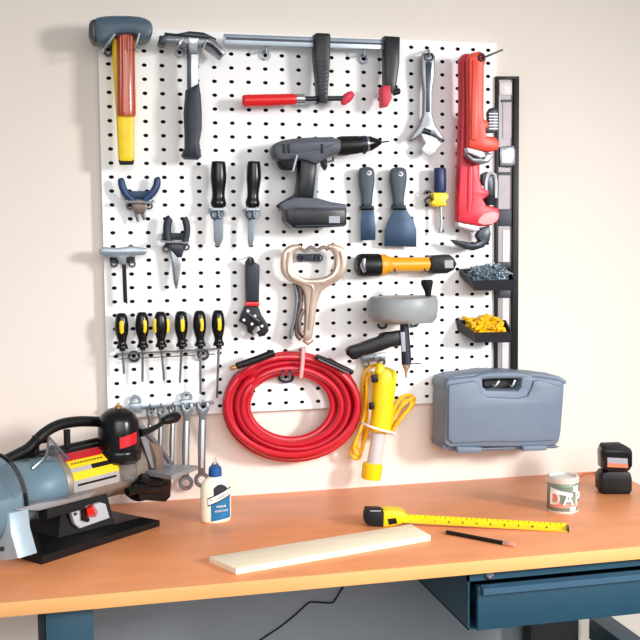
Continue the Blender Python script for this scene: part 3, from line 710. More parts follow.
part('peg', B().tube([P(283, 377, -.3), P(283, 376, 1.8), P(283, 371, 2.5)], .11, 6), 'blued', h)
part('peg', B().tube([P(290, 377, -.3), P(290, 376, 1.8), P(290, 371, 2.5)], .11, 6), 'blued', h)

# ------------------------------------------------------------------ work light
t = thing('work_light', 'yellow hand-held work light with its yellow cord hanging by the hose', 'work light', P(371, 479, 1.5))
part('body', B().rod([(387, 367, 4), (386.5, 369, 10), (385.8, 373, 12.3), (384.3, 385, 12.3), (383, 400, 12), (381.5, 420, 11.3), (380.3, 431, 11.3), (380, 433, 8)], 1.6, .8, 24), 'yellow', t)
part('tube', B().rod([(379.3, 431, 7.6), (376.5, 448, 7.6), (373.5, 465, 7.6)], 1.6, .9, 20), 'tube_glass', t, label='clear lamp tube')
part('lamp', B().rod([(379, 431, 2.6), (373.8, 464, 2.6)], 1.6, .9, 10), 'white', t)
part('end_cap', B().rod([(373, 463, 9), (372.8, 464.5, 11), (371, 477, 10.6), (370.7, 479, 9.5)], 1.6, .9, 24), 'yellow', t)
part('top_boss', B().rod([(380, 373, 6), (380.5, 366, 5.5), (382, 364, 3)], 1.8, .8, 14), 'yellow', t)
part('switch', B().poly([(372.5, 376), (378, 375), (378.5, 382), (373, 383)], 2.4, .5, .05), 'black', t)
part('outlet', B().poly([(370.5, 403.5), (374.5, 403), (374.5, 409), (370.5, 410)], 2.3, .5, .05), 'black', t)

part('hanging_eye', B().ring(382, 362, 3, 3, .9, 1.5, 14), 'wire', t)
hk = thing('pegboard_hook', 'thin wire hook at the top of the yellow work light', 'hook', P(381, 361, 0))
part('prong', B().wire([(381, 360, -.3), (381, 361, 1.6), (380, 357, 1.8)], .9), 'wire', hk)
cord = [[(381, 365), (372, 366), (365, 373), (362.5, 388), (364, 404), (362, 420), (357, 438), (351, 450), (353, 457), (359, 458), (362, 448), (364, 432), (367, 415), (366, 395), (368, 380)],
        [(366, 410), (360, 430), (354, 446), (356, 454), (361, 452), (364, 440), (367, 425)],
        [(391, 428), (399, 419), (407, 410), (414, 402), (412, 396), (404, 396), (398, 402), (393, 412), (390, 426)],
        [(372, 372), (367, 380), (366.5, 396), (364, 414), (359, 432), (357, 446), (361, 449), (366, 436), (370, 424)],
        [(392, 420), (400, 408), (409, 400), (414, 398), (412, 406), (403, 416), (393, 430)],
        [(390, 434), (398, 422), (408, 410), (411, 402), (404, 401), (399, 410), (391, 424)]]
for i, c_ in enumerate(cord):
    part('cord', B().wire([(x, y, .55+.35*(i % 2)+.25*math.sin(j)) for j, (x, y) in enumerate(c_)], 1.9, n=5, seg=8), 'yellow_cord', t)
part('cable_tie', B().wire([(362, 423, 1.9), (370, 426.5, 2.7), (381, 430, 2.8), (393, 433, 2.2), (394, 434, .8), (378, 431, .3), (362, 425, .5)], 1.3, n=3, close=True), 'white', t)

# ------------------------------------------------------------------ case
t = thing('tool_case', 'closed grey-blue plastic tool case hanging at the bottom right of the board', 'case', P(500, 452, 2))
# notch leaves an opening under the handle, backed by a dark plate for its shade
part('shell', B().poly([(446, 383), (449, 379), (478, 376), (483, 377), (484, 387), (487, 390), (518, 390.5), (521, 387), (522, 377), (526, 375.5), (560, 380), (565.5, 384), (564.5, 400), (562, 432), (560, 442), (556, 446.5), (530, 447.5), (486, 447.5), (450, 448), (444.5, 444), (445.5, 410)], 3.2, 3.1, .3), 'case_blue', t)
part('lid_rim', B().poly([(443.5, 389), (443.5, 384), (447, 378.5), (458, 375.5), (480, 373), (490, 371.5), (514, 372), (540, 374), (560, 376.5), (566.5, 380.5), (567, 384), (555, 383.5), (541, 378), (524, 376.5), (480, 378), (460, 381), (450, 385)], 2.9, 2.7, .12), 'case_blue', t)
part('handle', B().rod([(474, 379, 3.4), (484, 376, 3.6), (503, 375, 3.8), (522, 375.5, 3.6), (531, 378, 3.4)], 2.9, .9, 14, 3), 'case_blue', t)
part('front_panel', B().poly([(449, 385), (474, 381), (479, 383), (481, 392), (487, 397), (518, 398.5), (528, 396), (532, 388), (534, 381), (540, 380), (561, 386), (560.5, 402), (558, 436), (555, 441), (520, 442.5), (484, 442.5), (453, 444), (448.5, 440), (448.5, 410)], 3.42, .4, .2), 'case_blue', t)
part('opening_shade', B().poly([(485, 379.5), (519, 379.5), (520, 386), (516, 388.5), (488, 388), (484, 385)], 2.0, .2, 0), 'bench_dark', t)  # shade inside the opening, painted as a dark plate
part('bottom_flange', B().poly([(442, 445), (443, 441), (450, 446), (482, 448), (522, 446.5), (556, 445), (560, 447), (556, 448.5), (524, 449.5), (484, 451), (452, 451), (443, 449)], 2.8, 2.6, .1), 'case_recess', t)
part('latch', B().poly([(457, 447), (482, 447.5), (482, 453), (458, 453)], 3.45, .7, .08), 'case_blue', t)
part('latch', B().poly([(523, 446.5), (547, 445.5), (547, 450.5), (524, 451.5)], 3.45, .7, .08), 'case_blue', t)
h = thing('pegboard_hook', 'dark double hook above the tool case handle', 'hook', P(480, 372, 0))
part('plate', B().poly([(474, 369.5), (486, 369), (486, 372.5), (474, 373)], .4, .4, .03), 'slate_dark', h)
part('ring', B().ring(472, 371.5, 2.6, 2.6, 1.1, .4, 12), 'steel_light', h)
part('ring', B().ring(487.5, 370.5, 2.6, 2.6, 1.1, .4, 12), 'steel_light', h)
part('prong', B().wire([(490, 372, .4), (492, 384, 1.6), (495, 386, 3.2), (499, 381, 3.35)], 1.2, n=3), 'steel_light', h)
part('prong', B().wire([(489, 372, .2), (508, 384, 1.6), (512, 386, 3.2), (515, 380, 3.35)], 1.2, n=3), 'steel_light', h)

# ------------------------------------------------------------------ screwdrivers and their wire rack
descr = ['leftmost screwdriver of the six in the wire rack, with the shortest shaft', 'second screwdriver from the left in the wire rack', 'third screwdriver from the left, showing two yellow stripes',
         'fourth screwdriver from the left in the wire rack', 'fifth screwdriver from the left in the wire rack', 'rightmost screwdriver of the six, with a long thin shaft']
sd = [(121.5, 314, 374, 124, [121.5]), (142, 313, 382, 142.5, [144]), (160.5, 312.5, 380.5, 164, [155.5, 167]), (181, 312, 383, 180, [182]), (199.5, 311.5, 394, 200.5, [201]), (218, 311, 398, 217, [219])]
for (cx, y0, ye, xe_, st), lb in zip(sd, descr):
    t = thing('screwdriver', lb, 'screwdriver', P(xe_, ye, .9), 'black and yellow screwdrivers in the wire rack')
    part('handle', B().rod([(cx, y0-1, 2.5), (cx, y0, 4.3), (cx, y0+4, 5.8), (cx+.1, y0+12, 6.7), (cx+.3, y0+20, 6), (cx+.5, y0+26, 4.2), (cx+.6, y0+30, 4.2), (cx+.7, y0+32, 5.5), (cx+.7, y0+34.5, 5.6)], 1.1, .95, 20, 2), 'black_gloss', t)
    for sx_ in st:
        off = (sx_-cx)/6.7
        dd = 1.1+.46*math.sqrt(max(0, 1-off*off))
        part('inlay', B().rod([(sx_, y0+6, .8), (sx_+.1, y0+8, 2.4), (sx_+.2, y0+13, 2.7), (sx_+.3, y0+18, 2.3), (sx_+.3, y0+20.5, .8)], dd-.08, .5, 12), 'yellow', t, label='yellow inlay')
    part('ferrule', B().rod([(cx+.8, y0+34, 3), (cx+.9, y0+37, 2.6)], 1.1, .95, 12), 'rubber', t)
    part('shaft', B().rod([(cx+.9, y0+35, 1.35), (xe_, ye-3, 1.25), (xe_, ye, .9)], 1.1, .9, 8), 'steel', t)
t = thing('wire_rack', 'bent wire rack carrying the row of six screwdrivers', 'tool rack', P(168, 358, 0))
part('rail', B().wire([(116, 354, 1.7), (168, 351.5, 1.7), (222, 348.5, 1.7)], .8), 'wire', t)
part('rail', B().wire([(116, 354, .6), (168, 351.5, .6), (222, 348.5, .6)], .8), 'wire', t)
part('front_wire', B().wire([(119, 359, 1.5), (150, 357.5, 1.5), (190, 355.5, 1.5), (215, 354, 1.5)], .6), 'wire', t)
for x, y in ((134, 356.5), (203, 354.5)):
    part('ring', B().ring(x, y, 5, 4.6, 1.4, .35), 'steel_dark', t)
    part('peg', B().tube([P(x, y-4, -.3), P(x, y-4, 1.7)], .08, 6), 'steel_dark', t)

# ------------------------------------------------------------------ combination wrenches on a rail
t = thing('wrench_rack', 'steel wrench rack along the bottom left edge of the board', 'tool rack', P(170, 410, 0))
part('rail', B().poly([(112, 407.5), (214, 400.5), (214, 404), (112, 411)], .55, .12, .02), 'zinc', t)
for x, y in ((135.5, 401), (186.5, 397.5)):
    part('ring', B().ring(x, y, 4.5, 4.5, 1.6, .4), 'zinc', t)
    part('bracket', B().poly([(x-5.5, y+3), (x+5.5, y+2.5), (x+6.5, y+11), (x-6.5, y+11)], .6, .6, .08), 'zinc', t)
for x, nm in ((150, 0), (161, 0), (173, 0), (203, 0)):
    part('prong', B().wire([(x, 407.5-(x-150)*.07, -.1), (x, 407.5-(x-150)*.07, 1.1), (x, 404-(x-150)*.07, 1.3)], .9), 'zinc', t)
wl = [(150, 409, 452, 4, 'smallest combination wrench at the left of the row'), (161, 408, 468, 4.6, 'second combination wrench from the left of the row'), (173, 407, 478, 5.2, 'middle combination wrench of the row'),
      (187, 405, 487, 7.4, 'large combination wrench under the right rack ring'), (203, 404, 484, 7.8, 'rightmost combination wrench of the row, nearest the hose')]
for x, y0, y1, w_, lb in wl:
    t = thing('combination_wrench', lb, 'wrench', P(x, y1, .7), 'combination wrenches hanging below the board')
    h2 = w_/2; J = w_*.82
    dx = -(y1-y0)*.012
    part('body', B().poly([(x-h2*.9, y0+12), (x-J, y0+6), (x-J, y0), (x-J*.5, y0-2), (x-J*.42, y0+3), (x, y0+5), (x+J*.42, y0+3), (x+J*.5, y0-2), (x+J, y0), (x+J, y0+6), (x+h2*.9, y0+12),
                           (x+h2+dx, (y0+y1)/2), (x+h2*.9+dx, y1-10), (x-h2*.9+dx, y1-10), (x-h2+dx, (y0+y1)/2)], 1.0, .4, .1), 'steel', t)
    part('shank_web', B().poly([(x-h2*.35, y0+16), (x+h2*.35, y0+16), (x+h2*.35+dx, y1-16), (x-h2*.35+dx, y1-16)], 1.03, .08, .02), 'steel_light', t)
    part('box_end', B().ring(x+dx, y1-4, w_*.75, w_*.75, w_*.28, .85, 24), 'steel', t)

# ------------------------------------------------------------------ bench grinder
GU = Vector((.765, .644, 0)); GV = Vector((-.644, .765, 0)); GO = Vector((-17.3, -8.0, TZ))
UP = Vector((0, 0, 1))
def G(a, b_, h): return GO+GU*a+GV*b_+UP*h
g = thing('bench_grinder', 'grey and black bench grinder on the left end of the bench', 'bench grinder', GO)
b = B()
o0 = [G(-5.3, -2.75, .02), G(4.7, -2.6, .02), G(4.4, 2.4, .02), G(-5.3, 2.5, .02)]
o1 = [G(-5.3, -2.75, .55), G(4.7, -2.6, .42), G(4.4, 2.4, .42), G(-5.3, 2.5, .55)]
o2 = [G(-4.6, -1.9, 1.0), G(3.7, -1.9, .75), G(3.5, 2.0, .8), G(-4.6, 2.0, 1.0)]
b.ring_skin([o0, o1, o2])
part('base', b, 'black', g, angle=20)
b = B()
b.ring_skin([[G(-3.2, -1.7, .7), G(1.5, -1.7, .7), G(1.5, 1.6, .7), G(-3.2, 1.6, .7)], [G(-2.6, -1.4, 2.9), G(1.1, -1.4, 2.9), G(1.1, 1.3, 2.9), G(-2.6, 1.3, 2.9)]])
part('pedestal', b, 'rubber', g, angle=20)
# switch plate on the front of the pedestal, tilted back
sp0, sp1, sp2, sp3 = T(79, 529, 0), 0, 0, 0
def GP(px, py, b_):       # the point of the plane at b_ across the grinder that the pixel shows
    r = ray(px, py); n = GV; q = GO+GV*b_
    return CAM+r*((q-CAM).dot(n)/r.dot(n))
spl = part('switch_plate', B().plate([GP(71, 511.5, -2.0), GP(101, 502.5, -2.0), GP(106, 504, -2.0), GP(110, 518, -2.0), GP(80, 528.5, -2.0), GP(75, 524, -2.0)], GV, .35, .06), 'switch_plate', g)
b = B(); b.hull([GP(x, y, -2.0) for x, y in ((85, 508), (93, 503), (98, 512), (96, 517), (85, 518))]+[GP(x, y, -2.6) for x, y in ((87, 509), (92, 507), (95, 513), (88, 516))])
part('switch', b, 'switch_red', spl, label='red rocker switch')
part('switch_guard', B().tube([GP(x, y, -2.15) for x, y in ((83, 507), (83, 519), (88, 520))], .15, 8), 'black', spl)
part('screw', B().tube([GP(75.5, 514, -1.95), GP(75.5, 514, -2.1)], .1, 8), 'black', spl)
part('motor', B().lathe(G(-2.3, 0, 4.0), G(3.4, 0, 4.0), [(0, 1.5), (0, 1.72), (.04, 1.78), (.96, 1.78), (1, 1.6)], 40), 'grinder_beige', g)
part('end_bell', B().lathe(G(-6.4, 0, 4.0), G(-2.3, 0, 4.0), [(0, 2.0), (.1, 2.1), (.3, 2.0), (.55, 1.86), (.62, 1.95), (.95, 1.92), (1, 1.75)], 40), 'grinder_blue', g)
part('end_bell', B().lathe(G(3.2, 0, 4.0), G(5.0, 0, 4.0), [(0, 1.7), (.1, 1.85), (.7, 1.8), (1, 1.4)], 40), 'grinder_beige', g)
# labels wrapped on the motor
def wrap(name, a0, a1, th0, th1, m, R_=1.8, lab=None, parent=g):
    b = B(); n = 8; rings = []
    for i in range(n+1):
        th = math.radians(th0+(th1-th0)*i/n)
        o_ = lambda rad, a_: G(a_, -rad*math.cos(th), 4.0+rad*math.sin(th))
        rings.append([o_(R_, a0), o_(R_, a1), o_(R_-.06, a1), o_(R_-.06, a0)])
    b.ring_skin(rings)
    return part(name, b, m, parent, lab)
lb_ = wrap('label', -1.9, 1.9, -14, 78, 'label_grey', 1.82)
wrap('red_band', -1.9, 1.8, 54, 82, 'label_red', 1.86, 'red band of the motor label', lb_)
wrap('yellow_band', -1.9, 1.9, 37, 54, 'label_yellow', 1.86, 'yellow band of the motor label', lb_)
wrap('black_band', -.2, 1.9, 27, 37, 'black', 1.86, None, lb_)
wrap('yellow_band', -1.9, 1.9, 11, 27, 'label_yellow', 1.86, 'lower yellow band of the motor label', lb_)
wrap('grey_stripe', -1.6, 1.6, -1, 3, 'black', 1.86, None, lb_)
th = math.radians(46)
b = B(); nn_ = -GV*math.cos(th)+UP*math.sin(th); dn_ = GV*math.sin(th)+UP*math.cos(th)
for k in range(11): b.box(G(-1.6+k*.24, -1.87*math.cos(th), 4+1.87*math.sin(th)), (.15, .02, .1), GU, -nn_)
part('small_print', b, 'text_dark', lb_)
# left wheel guard
part('wheel_guard', B().lathe(G(-8.6, 0, 3.9), G(-6.3, 0, 3.9), [(0, 2.1), (.02, 2.5), (.08, 2.7), (.9, 2.8), (1, 2.65)], 48), 'grinder_blue', g)
part('guard_cover', B().lathe(G(-9.0, 0, 3.9), G(-8.55, 0, 3.9), [(0, 1.8), (.3, 2.3), (1, 2.5)], 48), 'grinder_light', g)
part('guard_skirt', B().plate([G(-6.2, -1.4, 3.9), G(-6.2, -2.9, 3.7), G(-6.2, -3.0, 2.6), G(-6.2, -3.6, 1.15), G(-6.2, -2.2, .7), G(-6.2, 0, .9)], -GU, 1.4, .1), 'grinder_light', g)
for a_, b_ in ((-6.0, -2.2), (-6.0, -.4)): part('bolt', B().tube([G(-7.75, b_, 1.5), G(-7.5, b_, 1.5)], .14, 8), 'steel_dark', g)
part('guard_seam', B().lathe(G(-6.35, 0, 3.9), G(-6.15, 0, 3.9), [(0, 2.7), (.1, 2.86), (.9, 2.86), (1, 2.6)], 48), 'black', g)
# left eye shield, clear
part('eye_shield', B().plate([G(-3.9, -1.6, 6.0), G(-2.8, -.6, 7.3), G(-1.9, -1.2, 5.6)], (.3, .9, -.3), .07, 0), 'clear_plastic', g)
part('shield_bracket', B().tube([G(-4.6, -1.2, 5.6), G(-3.6, -1.3, 6.2), G(-2.8, -.6, 7.2), G(-1.8, -1.2, 5.7)], .09, 6), 'steel', g)
part('eye_shield', B().plate([G(-7.6, -1.5, 6.2), G(-6.2, -1.5, 6.4), G(-6.4, -3.4, 5.0), G(-7.8, -3.6, 4.8)], (.1, .5, -.8), .07, 0), 'clear_plastic', g)
# left tool rest
part('tool_rest', B().plate([GP(15, 509.5, -2.9), GP(40, 503, -2.9), GP(70, 499, -2.9), GP(97, 491.5, -2.9), GP(90, 497.5, -2.9), GP(66, 504, -2.9), GP(38, 511, -2.9)], GV, .8, .04), 'grinder_plate', g, label='thin grey left tool rest')
part('rest_arm', B().box(G(-3.2, -2.2, 3.1), (3.0, .9, .9), GU, GV, .08), 'rubber', g)
# carry handle
hp = [G(-5.6, .6, 5.9), G(-4.4, .6, 6.2), G(-3.4, .6, 6.5), G(-2.2, .6, 7.25), G(-1.0, .6, 7.6), G(.4, .6, 7.6), G(1.8, .6, 7.4), G(2.8, .6, 7.2)]
hq = [tuple(p) for p in hp]
part('carry_handle', B().tube(crom(hq, 4), .36, 12), 'black', g)
part('handle_bar', B().tube([G(-6.4, .6, 5.85), G(-1, .6, 5.95), G(2.8, .6, 6.0)], .26, 10), 'black', g)
for a_ in (-2.9, -.4): part('handle_post', B().tube([G(a_, .6, 5.7), G(a_, .6, 7.2)], .22, 10), 'black', g)
part('handle_knob', B().rod([(40, 441, 3), (45, 439, 4.2), (49, 438, 2.5)], 5.2, 1, 12), 'black', g)
part('top_plate', B().box(G(-1.4, .6, 5.85), (7.4, 1.4, .35), GU, GV, .08), 'black', g)
# right wheel guard and rest
part('wheel_guard', B().lathe(G(4.9, 0, 3.2), G(6.6, 0, 3.2), [(0, 1.5), (.05, 1.9), (.9, 1.9), (1, 1.7)], 40), 'rubber', g)
part('grinding_wheel', B().lathe(G(4.9, -.3, 4.3), G(5.6, -.3, 4.3), [(0, 1.9), (1, 1.9)], 40), 'grinder_brown', g)
part('adjusting_arm', B().tube([GP(127, 492, -2.6), GP(140, 488, -2.7), GP(156, 489, -2.6), GP(168, 486, -2.4)], [.3, .36, .3, .25], 10), 'black_gloss', g)
part('adjusting_arm', B().tube([GP(140, 478, -2.5), GP(150, 483, -2.6), GP(160, 482, -2.6)], .3, 10), 'black_gloss', g)
part('rest_bracket', B().plate([GP(145, 474, -2.2), GP(172, 476, -2.2), GP(171, 497, -2.2), (GP(166, 502, -2.2)), GP(140, 500, -2.2), GP(138, 486, -2.2)], GV, 1.2, .1), 'black', g)
def GH(px, py, h):
    r = ray(px, py); return CAM+r*((TZ+h-CAM.z)/r.z)
part('tool_rest', B().plate([GH(146.5, 471, 3.85), GH(165, 464, 3.85), GH(198, 465.5, 3.85), GH(171, 475.5, 3.85)], (0, 0, -1), .3, 0), 'grinder_plate', g, label='wide grey right tool rest')
part('eye_shield', B().plate([GP(135, 424, -1.4), GP(141, 421, -1.2), GP(173, 461, -1.6), GP(171, 466, -2.2), GP(152, 468, -2.0), GP(142, 440, -1.6)], GV, .12, .02), 'grinder_plate', g)
part('shield_frame', B().tube([GP(137, 424, -1.5), GP(157, 444, -1.7), GP(171, 463, -1.9)], .12, 8), 'steel', g)
part('hinge_arm', B().tube([GP(140, 433, -1.6), GP(148, 431, -1.6), GP(158, 426, -1.6), GP(166, 420, -1.6)], [.3, .22, .18, .18], 10), 'black', g)
part('hinge_knob', B().lathe(GP(163, 421, -1.6), GP(178, 416, -1.6), [(0, .25), (.3, .36), (.8, .42), (1, .3)], 12), 'black', g)
# dome
dm = Vector(GP(118.8, 461, -1.0))
def dome_r(k): return k*(dm-CAM).length/FPX
dt = GP(118.3, 408, -1.0)
part('water_pot', B().lathe(dm, dt, [(-.02, dome_r(15)), (0, dome_r(19)), (.04, dome_r(21)), (.18, dome_r(21.8)), (.23, dome_r(21.2)), (.26, dome_r(19.6)), (.5, dome_r(19.8)), (.75, dome_r(19.2)), (.88, dome_r(16.5)), (.95, dome_r(12.5)), (1, dome_r(7))], 40), 'black_gloss', g)
part('pot_nut', B().lathe(dt-UP*.05, dt+UP*.35, [(0, .25), (.5, .25), (.6, .12), (1, .1)], 10), 'brass', g)
part('clear_neck', B().lathe(GP(129, 479, -1.9), GP(127, 460, -1.9), [(0, dome_r(6)), (.3, dome_r(8.5)), (1, dome_r(10))], 28), 'clear_plastic', g)
b = B(); rings = []
for i in range(9):
    a_ = math.radians(-88+i*7)
    R3 = dome_r(20.3)
    cx_ = dm.x+R3*math.cos(a_); cy_ = dm.y+R3*math.sin(a_)
    zc = dm.z+1.1+i*.03
    rings.append([(cx_, cy_, zc), (cx_, cy_, zc+.75), (cx_-.1*math.cos(a_), cy_-.1*math.sin(a_), zc+.75), (cx_-.1*math.cos(a_), cy_-.1*math.sin(a_), zc)])
b.ring_skin(rings)
part('dome_label', b, 'label_red', g, label='red label on the black dome')

# ------------------------------------------------------------------ glue bottle
gp = T(216, 521)
fg = (gp.y-CAM.y)/FPX
t = thing('glue_bottle', 'cream glue bottle with blue cap and blue label', 'glue bottle', gp)
A = gp; H = lambda py: gp.z+(521-py)*fg*1.0
prof = [(521, 13), (520, 14.5), (514, 15.6), (500, 15.6), (486, 15.2), (481, 14), (477, 11), (475, 7.5), (473, 6.5)]
top = Vector((gp.x, gp.y, H(473)))
part('body', B().lathe(A, top, [((521-y)/(521-473), r*fg) for y, r in prof], 36, .62), 'glue_cream', t)
part('cap', B().lathe(Vector((gp.x, gp.y, H(474))), Vector((gp.x, gp.y, H(464))), [(0, 6.8*fg), (.2, 7*fg), (.85, 6.5*fg), (1, 5.2*fg)], 24, .95), 'cap_blue', t)
part('nozzle', B().lathe(Vector((gp.x, gp.y, H(464.5))), Vector((gp.x, gp.y, H(456))), [(0, 4.5*fg), (.35, 3.4*fg), (.5, 2*fg), (1, 1.4*fg)], 16), 'clear_plastic', t)
def onb(u_, py, e=.02):     # a point of the bottle's curved front, u_ sideways in px
    r = 15.6*fg
    x_ = u_*fg
    return Vector((gp.x+x_, gp.y-.62*math.sqrt(max(0.0001, r*r-x_*x_))-e, H(py)))
def patch(name, u0, u1, topf, botf, m, e, parent, label=None):
    b = B(); rings = []
    for i in range(13):
        u_ = u0+(u1-u0)*i/12
        rings.append([onb(u_, botf(u_), e), onb(u_, topf(u_), e), onb(u_, topf(u_), -.02), onb(u_, botf(u_), -.02)])
    b.ring_skin(rings); return part(name, b, m, parent, label)
lb2 = patch('label', -6, 14, lambda u: 495-u*.35, lambda u: 518-u*.12, 'glue_blue', .02, t, 'blue label')
patch('label_arch', -3, 11, lambda u: 481+.085*(u-4)**2, lambda u: 500, 'text_dark', .015, lb2)
patch('banner_edge', -9, 14.5, lambda u: 489.8-u*.42+1.2, lambda u: 498.5-u*.42+1.2, 'text_dark', .03, lb2)
patch('banner', -8.6, 14, lambda u: 491-u*.42+1.2, lambda u: 497.2-u*.42+1.2, 'white', .04, lb2)
for i, ch in enumerate('Titebond'):
    u_ = -5.5+i*2.35
    text_part('lettering', ch, .3, onb(u_, 495.3-u_*.42, .05), (1, 0, .42), (0, 0, 1), 'text_dark', lb2, .008, .8)
for s_, y_, z_ in (('PREMIUM', 503.5, .2), ('WOOD GLUE', 508, .19)):
    text_part('lettering', s_, z_, onb(4.2, y_, .09), (1, -.05, .1), (0, 0, 1), 'white', lb2, .008, .8)

# ------------------------------------------------------------------ pale board
HB = .4
pl = [T(209, 556.5, HB), T(236, 568.5, HB), T(430.5, 535, HB), T(411, 524, HB)]
solo('wooden_board', B().plate(pl, (0, 0, -1), HB-.01, .03), 'wood_pale', 'pale planed wooden board lying on the bench top', 'wooden board')

# ------------------------------------------------------------------ tape measure
tb = T(386, 527.5)
tx = Vector((.985, -.17, 0)); ty = Vector((.17, .985, 0))
t = thing('tape_measure', 'yellow and black tape measure with its blade pulled out on the bench', 'tape measure', tb)
ft = (tb.y-CAM.y)/FPX
def TT(px, py, off=0):      # plane of the tape's front face
    r = ray(px, py); q = tb+ty*off
    return CAM+r*((q-CAM).dot(ty)/r.dot(ty))
part('rear_shell', B().plate([TT(365, 516), TT(367, 511), TT(381, 511.5), TT(384, 513), TT(384.5, 527.5), TT(369, 526), TT(365, 523)], ty, 1.5, .18), 'rubber', t)
part('case', B().plate([TT(383.5, 511.5), TT(390, 510.5), TT(402, 512), (TT(407, 515)), TT(408, 522), TT(401, 524.5), TT(391, 527), TT(383, 527.5)], ty, 1.5, .15), 'yellow', t)
part('belt_patch', B().plate([TT(387.5, 519, -.02), TT(396, 518, -.02), TT(397.5, 523.5, -.02), TT(389, 525, -.02)], ty, .1, 0), 'black', t)
part('lock_button', B().lathe(TT(384, 512.5, .6), TT(384, 509, .6), [(0, .3), (.7, .28), (1, .15)], 14), 'black', t)
part('top_plate', B().plate([TT(370, 511, .1)+UP*.03, TT(381, 511, .1)+UP*.03, TT(383, 511, 1.2)+UP*.03, TT(372, 511, 1.2)+UP*.03], (0, 0, -1), .05, 0), 'steel_light', t)
p0 = TT(404, 519.5, .35); p0.z = TZ+.42
p1 = T(567, 528.8, .12)
ax = (p1-p0); L_ = ax.length; axn = ax.normalized(); sd_ = Vector((axn.y*-1, axn.x, 0)).normalized()
def blade_ring(q, wd=.42, zz=0):
    tp = []
    for k in range(7):
        s_ = -1+2*k/6
        tp.append(q+sd_*wd*s_+UP*(.1*s_*s_+.17*s_))
    return tp+[v-UP*.03 for v in tp[::-1]]
bd = part('blade', B().ring_skin([blade_ring(p0+ax*k/12) for k in range(13)]), 'yellow', t)
b = B()
for k in range(1, int(L_/.35)):
    q = p0+axn*k*.35; w0 = .08 if k % 4 else .16
    b.ring_skin([[q+sd_*s0+UP*(.1*(s0/.42)**2+.17*s0/.42+.012) for s0 in (.4, .4-w0)]+[q+axn*.045+sd_*s0+UP*(.1*(s0/.42)**2+.17*s0/.42+.012) for s0 in (.4-w0, .4)],
                 [q+sd_*s0+UP*(.1*(s0/.42)**2+.17*s0/.42+.0) for s0 in (.4, .4-w0)]+[q+axn*.045+sd_*s0+UP*(.1*(s0/.42)**2+.17*s0/.42+.0) for s0 in (.4-w0, .4)]])
part('graduation', b, 'text_dark', bd)
for k in range(1, 10):
    text_part('numeral', str(k), .26, p0+axn*(1.2+k*(L_-1.6)/10)+UP*.035-sd_*.05, axn, sd_+UP*.35, 'text_dark', bd, .012)
part('end_hook', B().box(p1+axn*.05+UP*.02, (.12, .8, .34), axn, sd_, .02), 'steel_dark', t)

# ------------------------------------------------------------------ pencil
q0 = T(441, 531, .14); q1 = T(515, 545.2, .14)
t = thing('pencil', 'black pencil with pinkish eraser lying in front of the tape measure', 'pencil', (q0+q1)/2-UP*.14)
def q(f): return q0+(q1-q0)*f
part('barrel', B().tube([q(.08), q(.85)], .14, 6), 'black', t)
part('point', B().tube([q(0), q(.02), q(.08)], [.01, .04, .14], 10), 'wood_pencil', t)
part('ferrule', B().tube([q(.85), q(.92)], .145, 12), 'nickel', t)
part('eraser', B().tube([q(.92), q(.985), q(1)], [.14, .13, .08], 12), 'eraser', t)

# ------------------------------------------------------------------ can
cp = T(562.5, 509.5); fc = (cp.y-CAM.y)/FPX
t = thing('filler_can', 'small paint can with white lid and lettered green and pink label', 'can', cp)
cz = lambda py: Vector((cp.x, cp.y, cp.z+(507-py)*fc))
R_c = 17.2*fc
part('can_body', B().lathe(cz(507), cz(474), [(0, R_c*.98), (.02, R_c), (.98, R_c), (1, R_c*.98)], 40), 'can_green', t)
part('bottom_rim', B().lathe(cz(507), cz(505), [(0, R_c*1.03), (1, R_c*1.03)], 40), 'can_lid', t)
part('lid', B().lathe(cz(475), cz(468), [(0, R_c*1.0), (.1, R_c*1.04), (.8, R_c*1.04), (1, R_c*.98), (1, R_c*.85), (.7, R_c*.82), (.7, .01)], 40), 'can_lid', t)
def can_patch(name, a0, a1, z0, z1, m, e=.02, tilt=0., label=None):
    b = B(); rings = []
    for i in range(11):
        f = i/10; a = math.radians(a0+(a1-a0)*f); u = Vector((math.sin(a), -math.cos(a), 0))
        ra, rb = R_c+e, R_c-.03; dz = tilt*(f-.5)
        rings.append([Vector((cp.x, cp.y, 0))+u*r_+UP*(z_+dz) for r_, z_ in ((ra, cz(z0).z), (ra, cz(z1).z), (rb, cz(z1).z), (rb, cz(z0).z))])
    b.ring_skin(rings); return part(name, b, m, t, label)
can_patch('label_band', -80, 70, 501, 485, 'can_pink', .02, 0, 'pink band of the label')
can_patch('label_panel', -35, 75, 496, 478, 'can_green', .03)
can_patch('white_swoosh', -75, 10, 486, 482, 'white', .04, -.35)
can_patch('white_spot', 12, 38, 483, 477, 'white', .04)
can_patch('white_spot', 0, 26, 504, 500, 'white', .04)
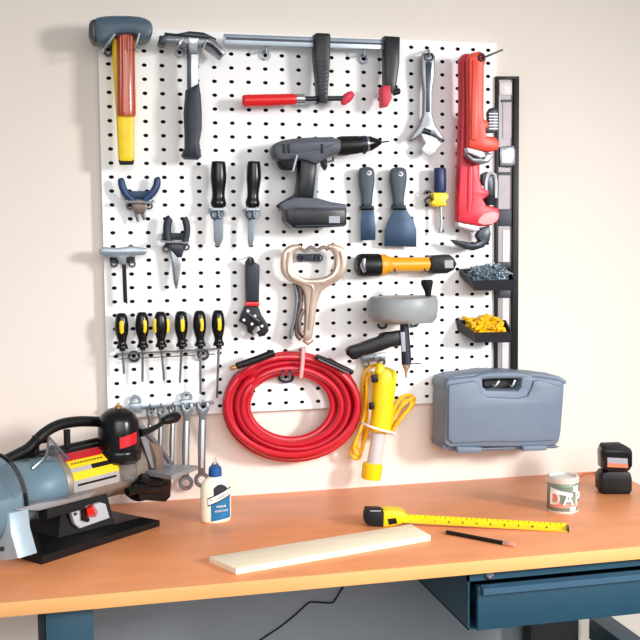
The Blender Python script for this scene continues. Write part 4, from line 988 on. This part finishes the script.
for ch, a in (('D', -42), ('A', 6), ('P', 46)):
    a_ = math.radians(a-13); u = Vector((math.sin(a_), -math.cos(a_), 0))
    text_part('lettering', ch, 1.3, Vector((cp.x, cp.y, cz(491.5).z))+u*(R_c+.05), (math.cos(a_), math.sin(a_), 0), UP, 'white', t, .03, .85)

# ------------------------------------------------------------------ charger with battery
kp = T(616, 494.5); fk = (kp.y-CAM.y)/FPX
KX = Vector((.975, -.22, 0)).normalized(); KY = Vector((.22, .975, 0)).normalized()
t = thing('battery_charger', 'black battery charger with a battery plugged in standing at the right end of the bench', 'battery charger', kp)
def K(px, py, off=0):
    r = ray(px, py); q_ = kp+KY*off
    return CAM+r*((q_-CAM).dot(KY)/r.dot(KY))
part('charger_body', B().plate([K(600.5, 477), K(604, 472.5), K(612, 471), K(626, 471), K(631.5, 474), K(633, 480), K(633, 491), K(630, 495.5), K(604, 495.5), K(600.5, 491)], KY, 1.7, .25), 'black', t)
part('battery', B().plate([K(602.5, 453), K(605, 448), K(629, 448.5), K(633, 453), K(633, 466), K(630, 471), K(624, 473), K(610, 473), K(603, 469)], KY, 1.6, .18), 'black_gloss', t)
part('battery_top', B().plate([K(604, 449), K(606, 446), K(624, 445.5), K(631, 449), K(633, 453), K(629, 452.5), K(605, 452.5)], KY, 1.5, .12), 'rubber', t)
lb3 = part('label', B().plate([K(607.5, 457.5, -.02), K(627.5, 458.5, -.02), K(628, 468, -.02), K(607.5, 467, -.02)], KY, .08, 0), 'drill_light', t)
part('label_stripe', B().plate([K(607.5, 463, -.04), K(628, 464, -.04), K(628, 468, -.04), K(607.5, 467, -.04)], KY, .05, 0), 'chip_orange', lb3, label='orange stripe of the label')
part('groove', B().plate([K(603, 476.5, -.02), K(629, 477, -.02), K(629, 478.5, -.02), K(603, 478, -.02)], KY, .05, 0), 'steel_dark', t)
part('cord', B().tube([Vector(p) for p in crom([tuple(T(x, y, .08)) for x, y in ((602, 478), (598, 473.5), (590, 472.5), (583, 473.5), (579, 476))], 4)], .07, 6), 'chip_orange', t)  # orange reflection on the cord is put into its base colour
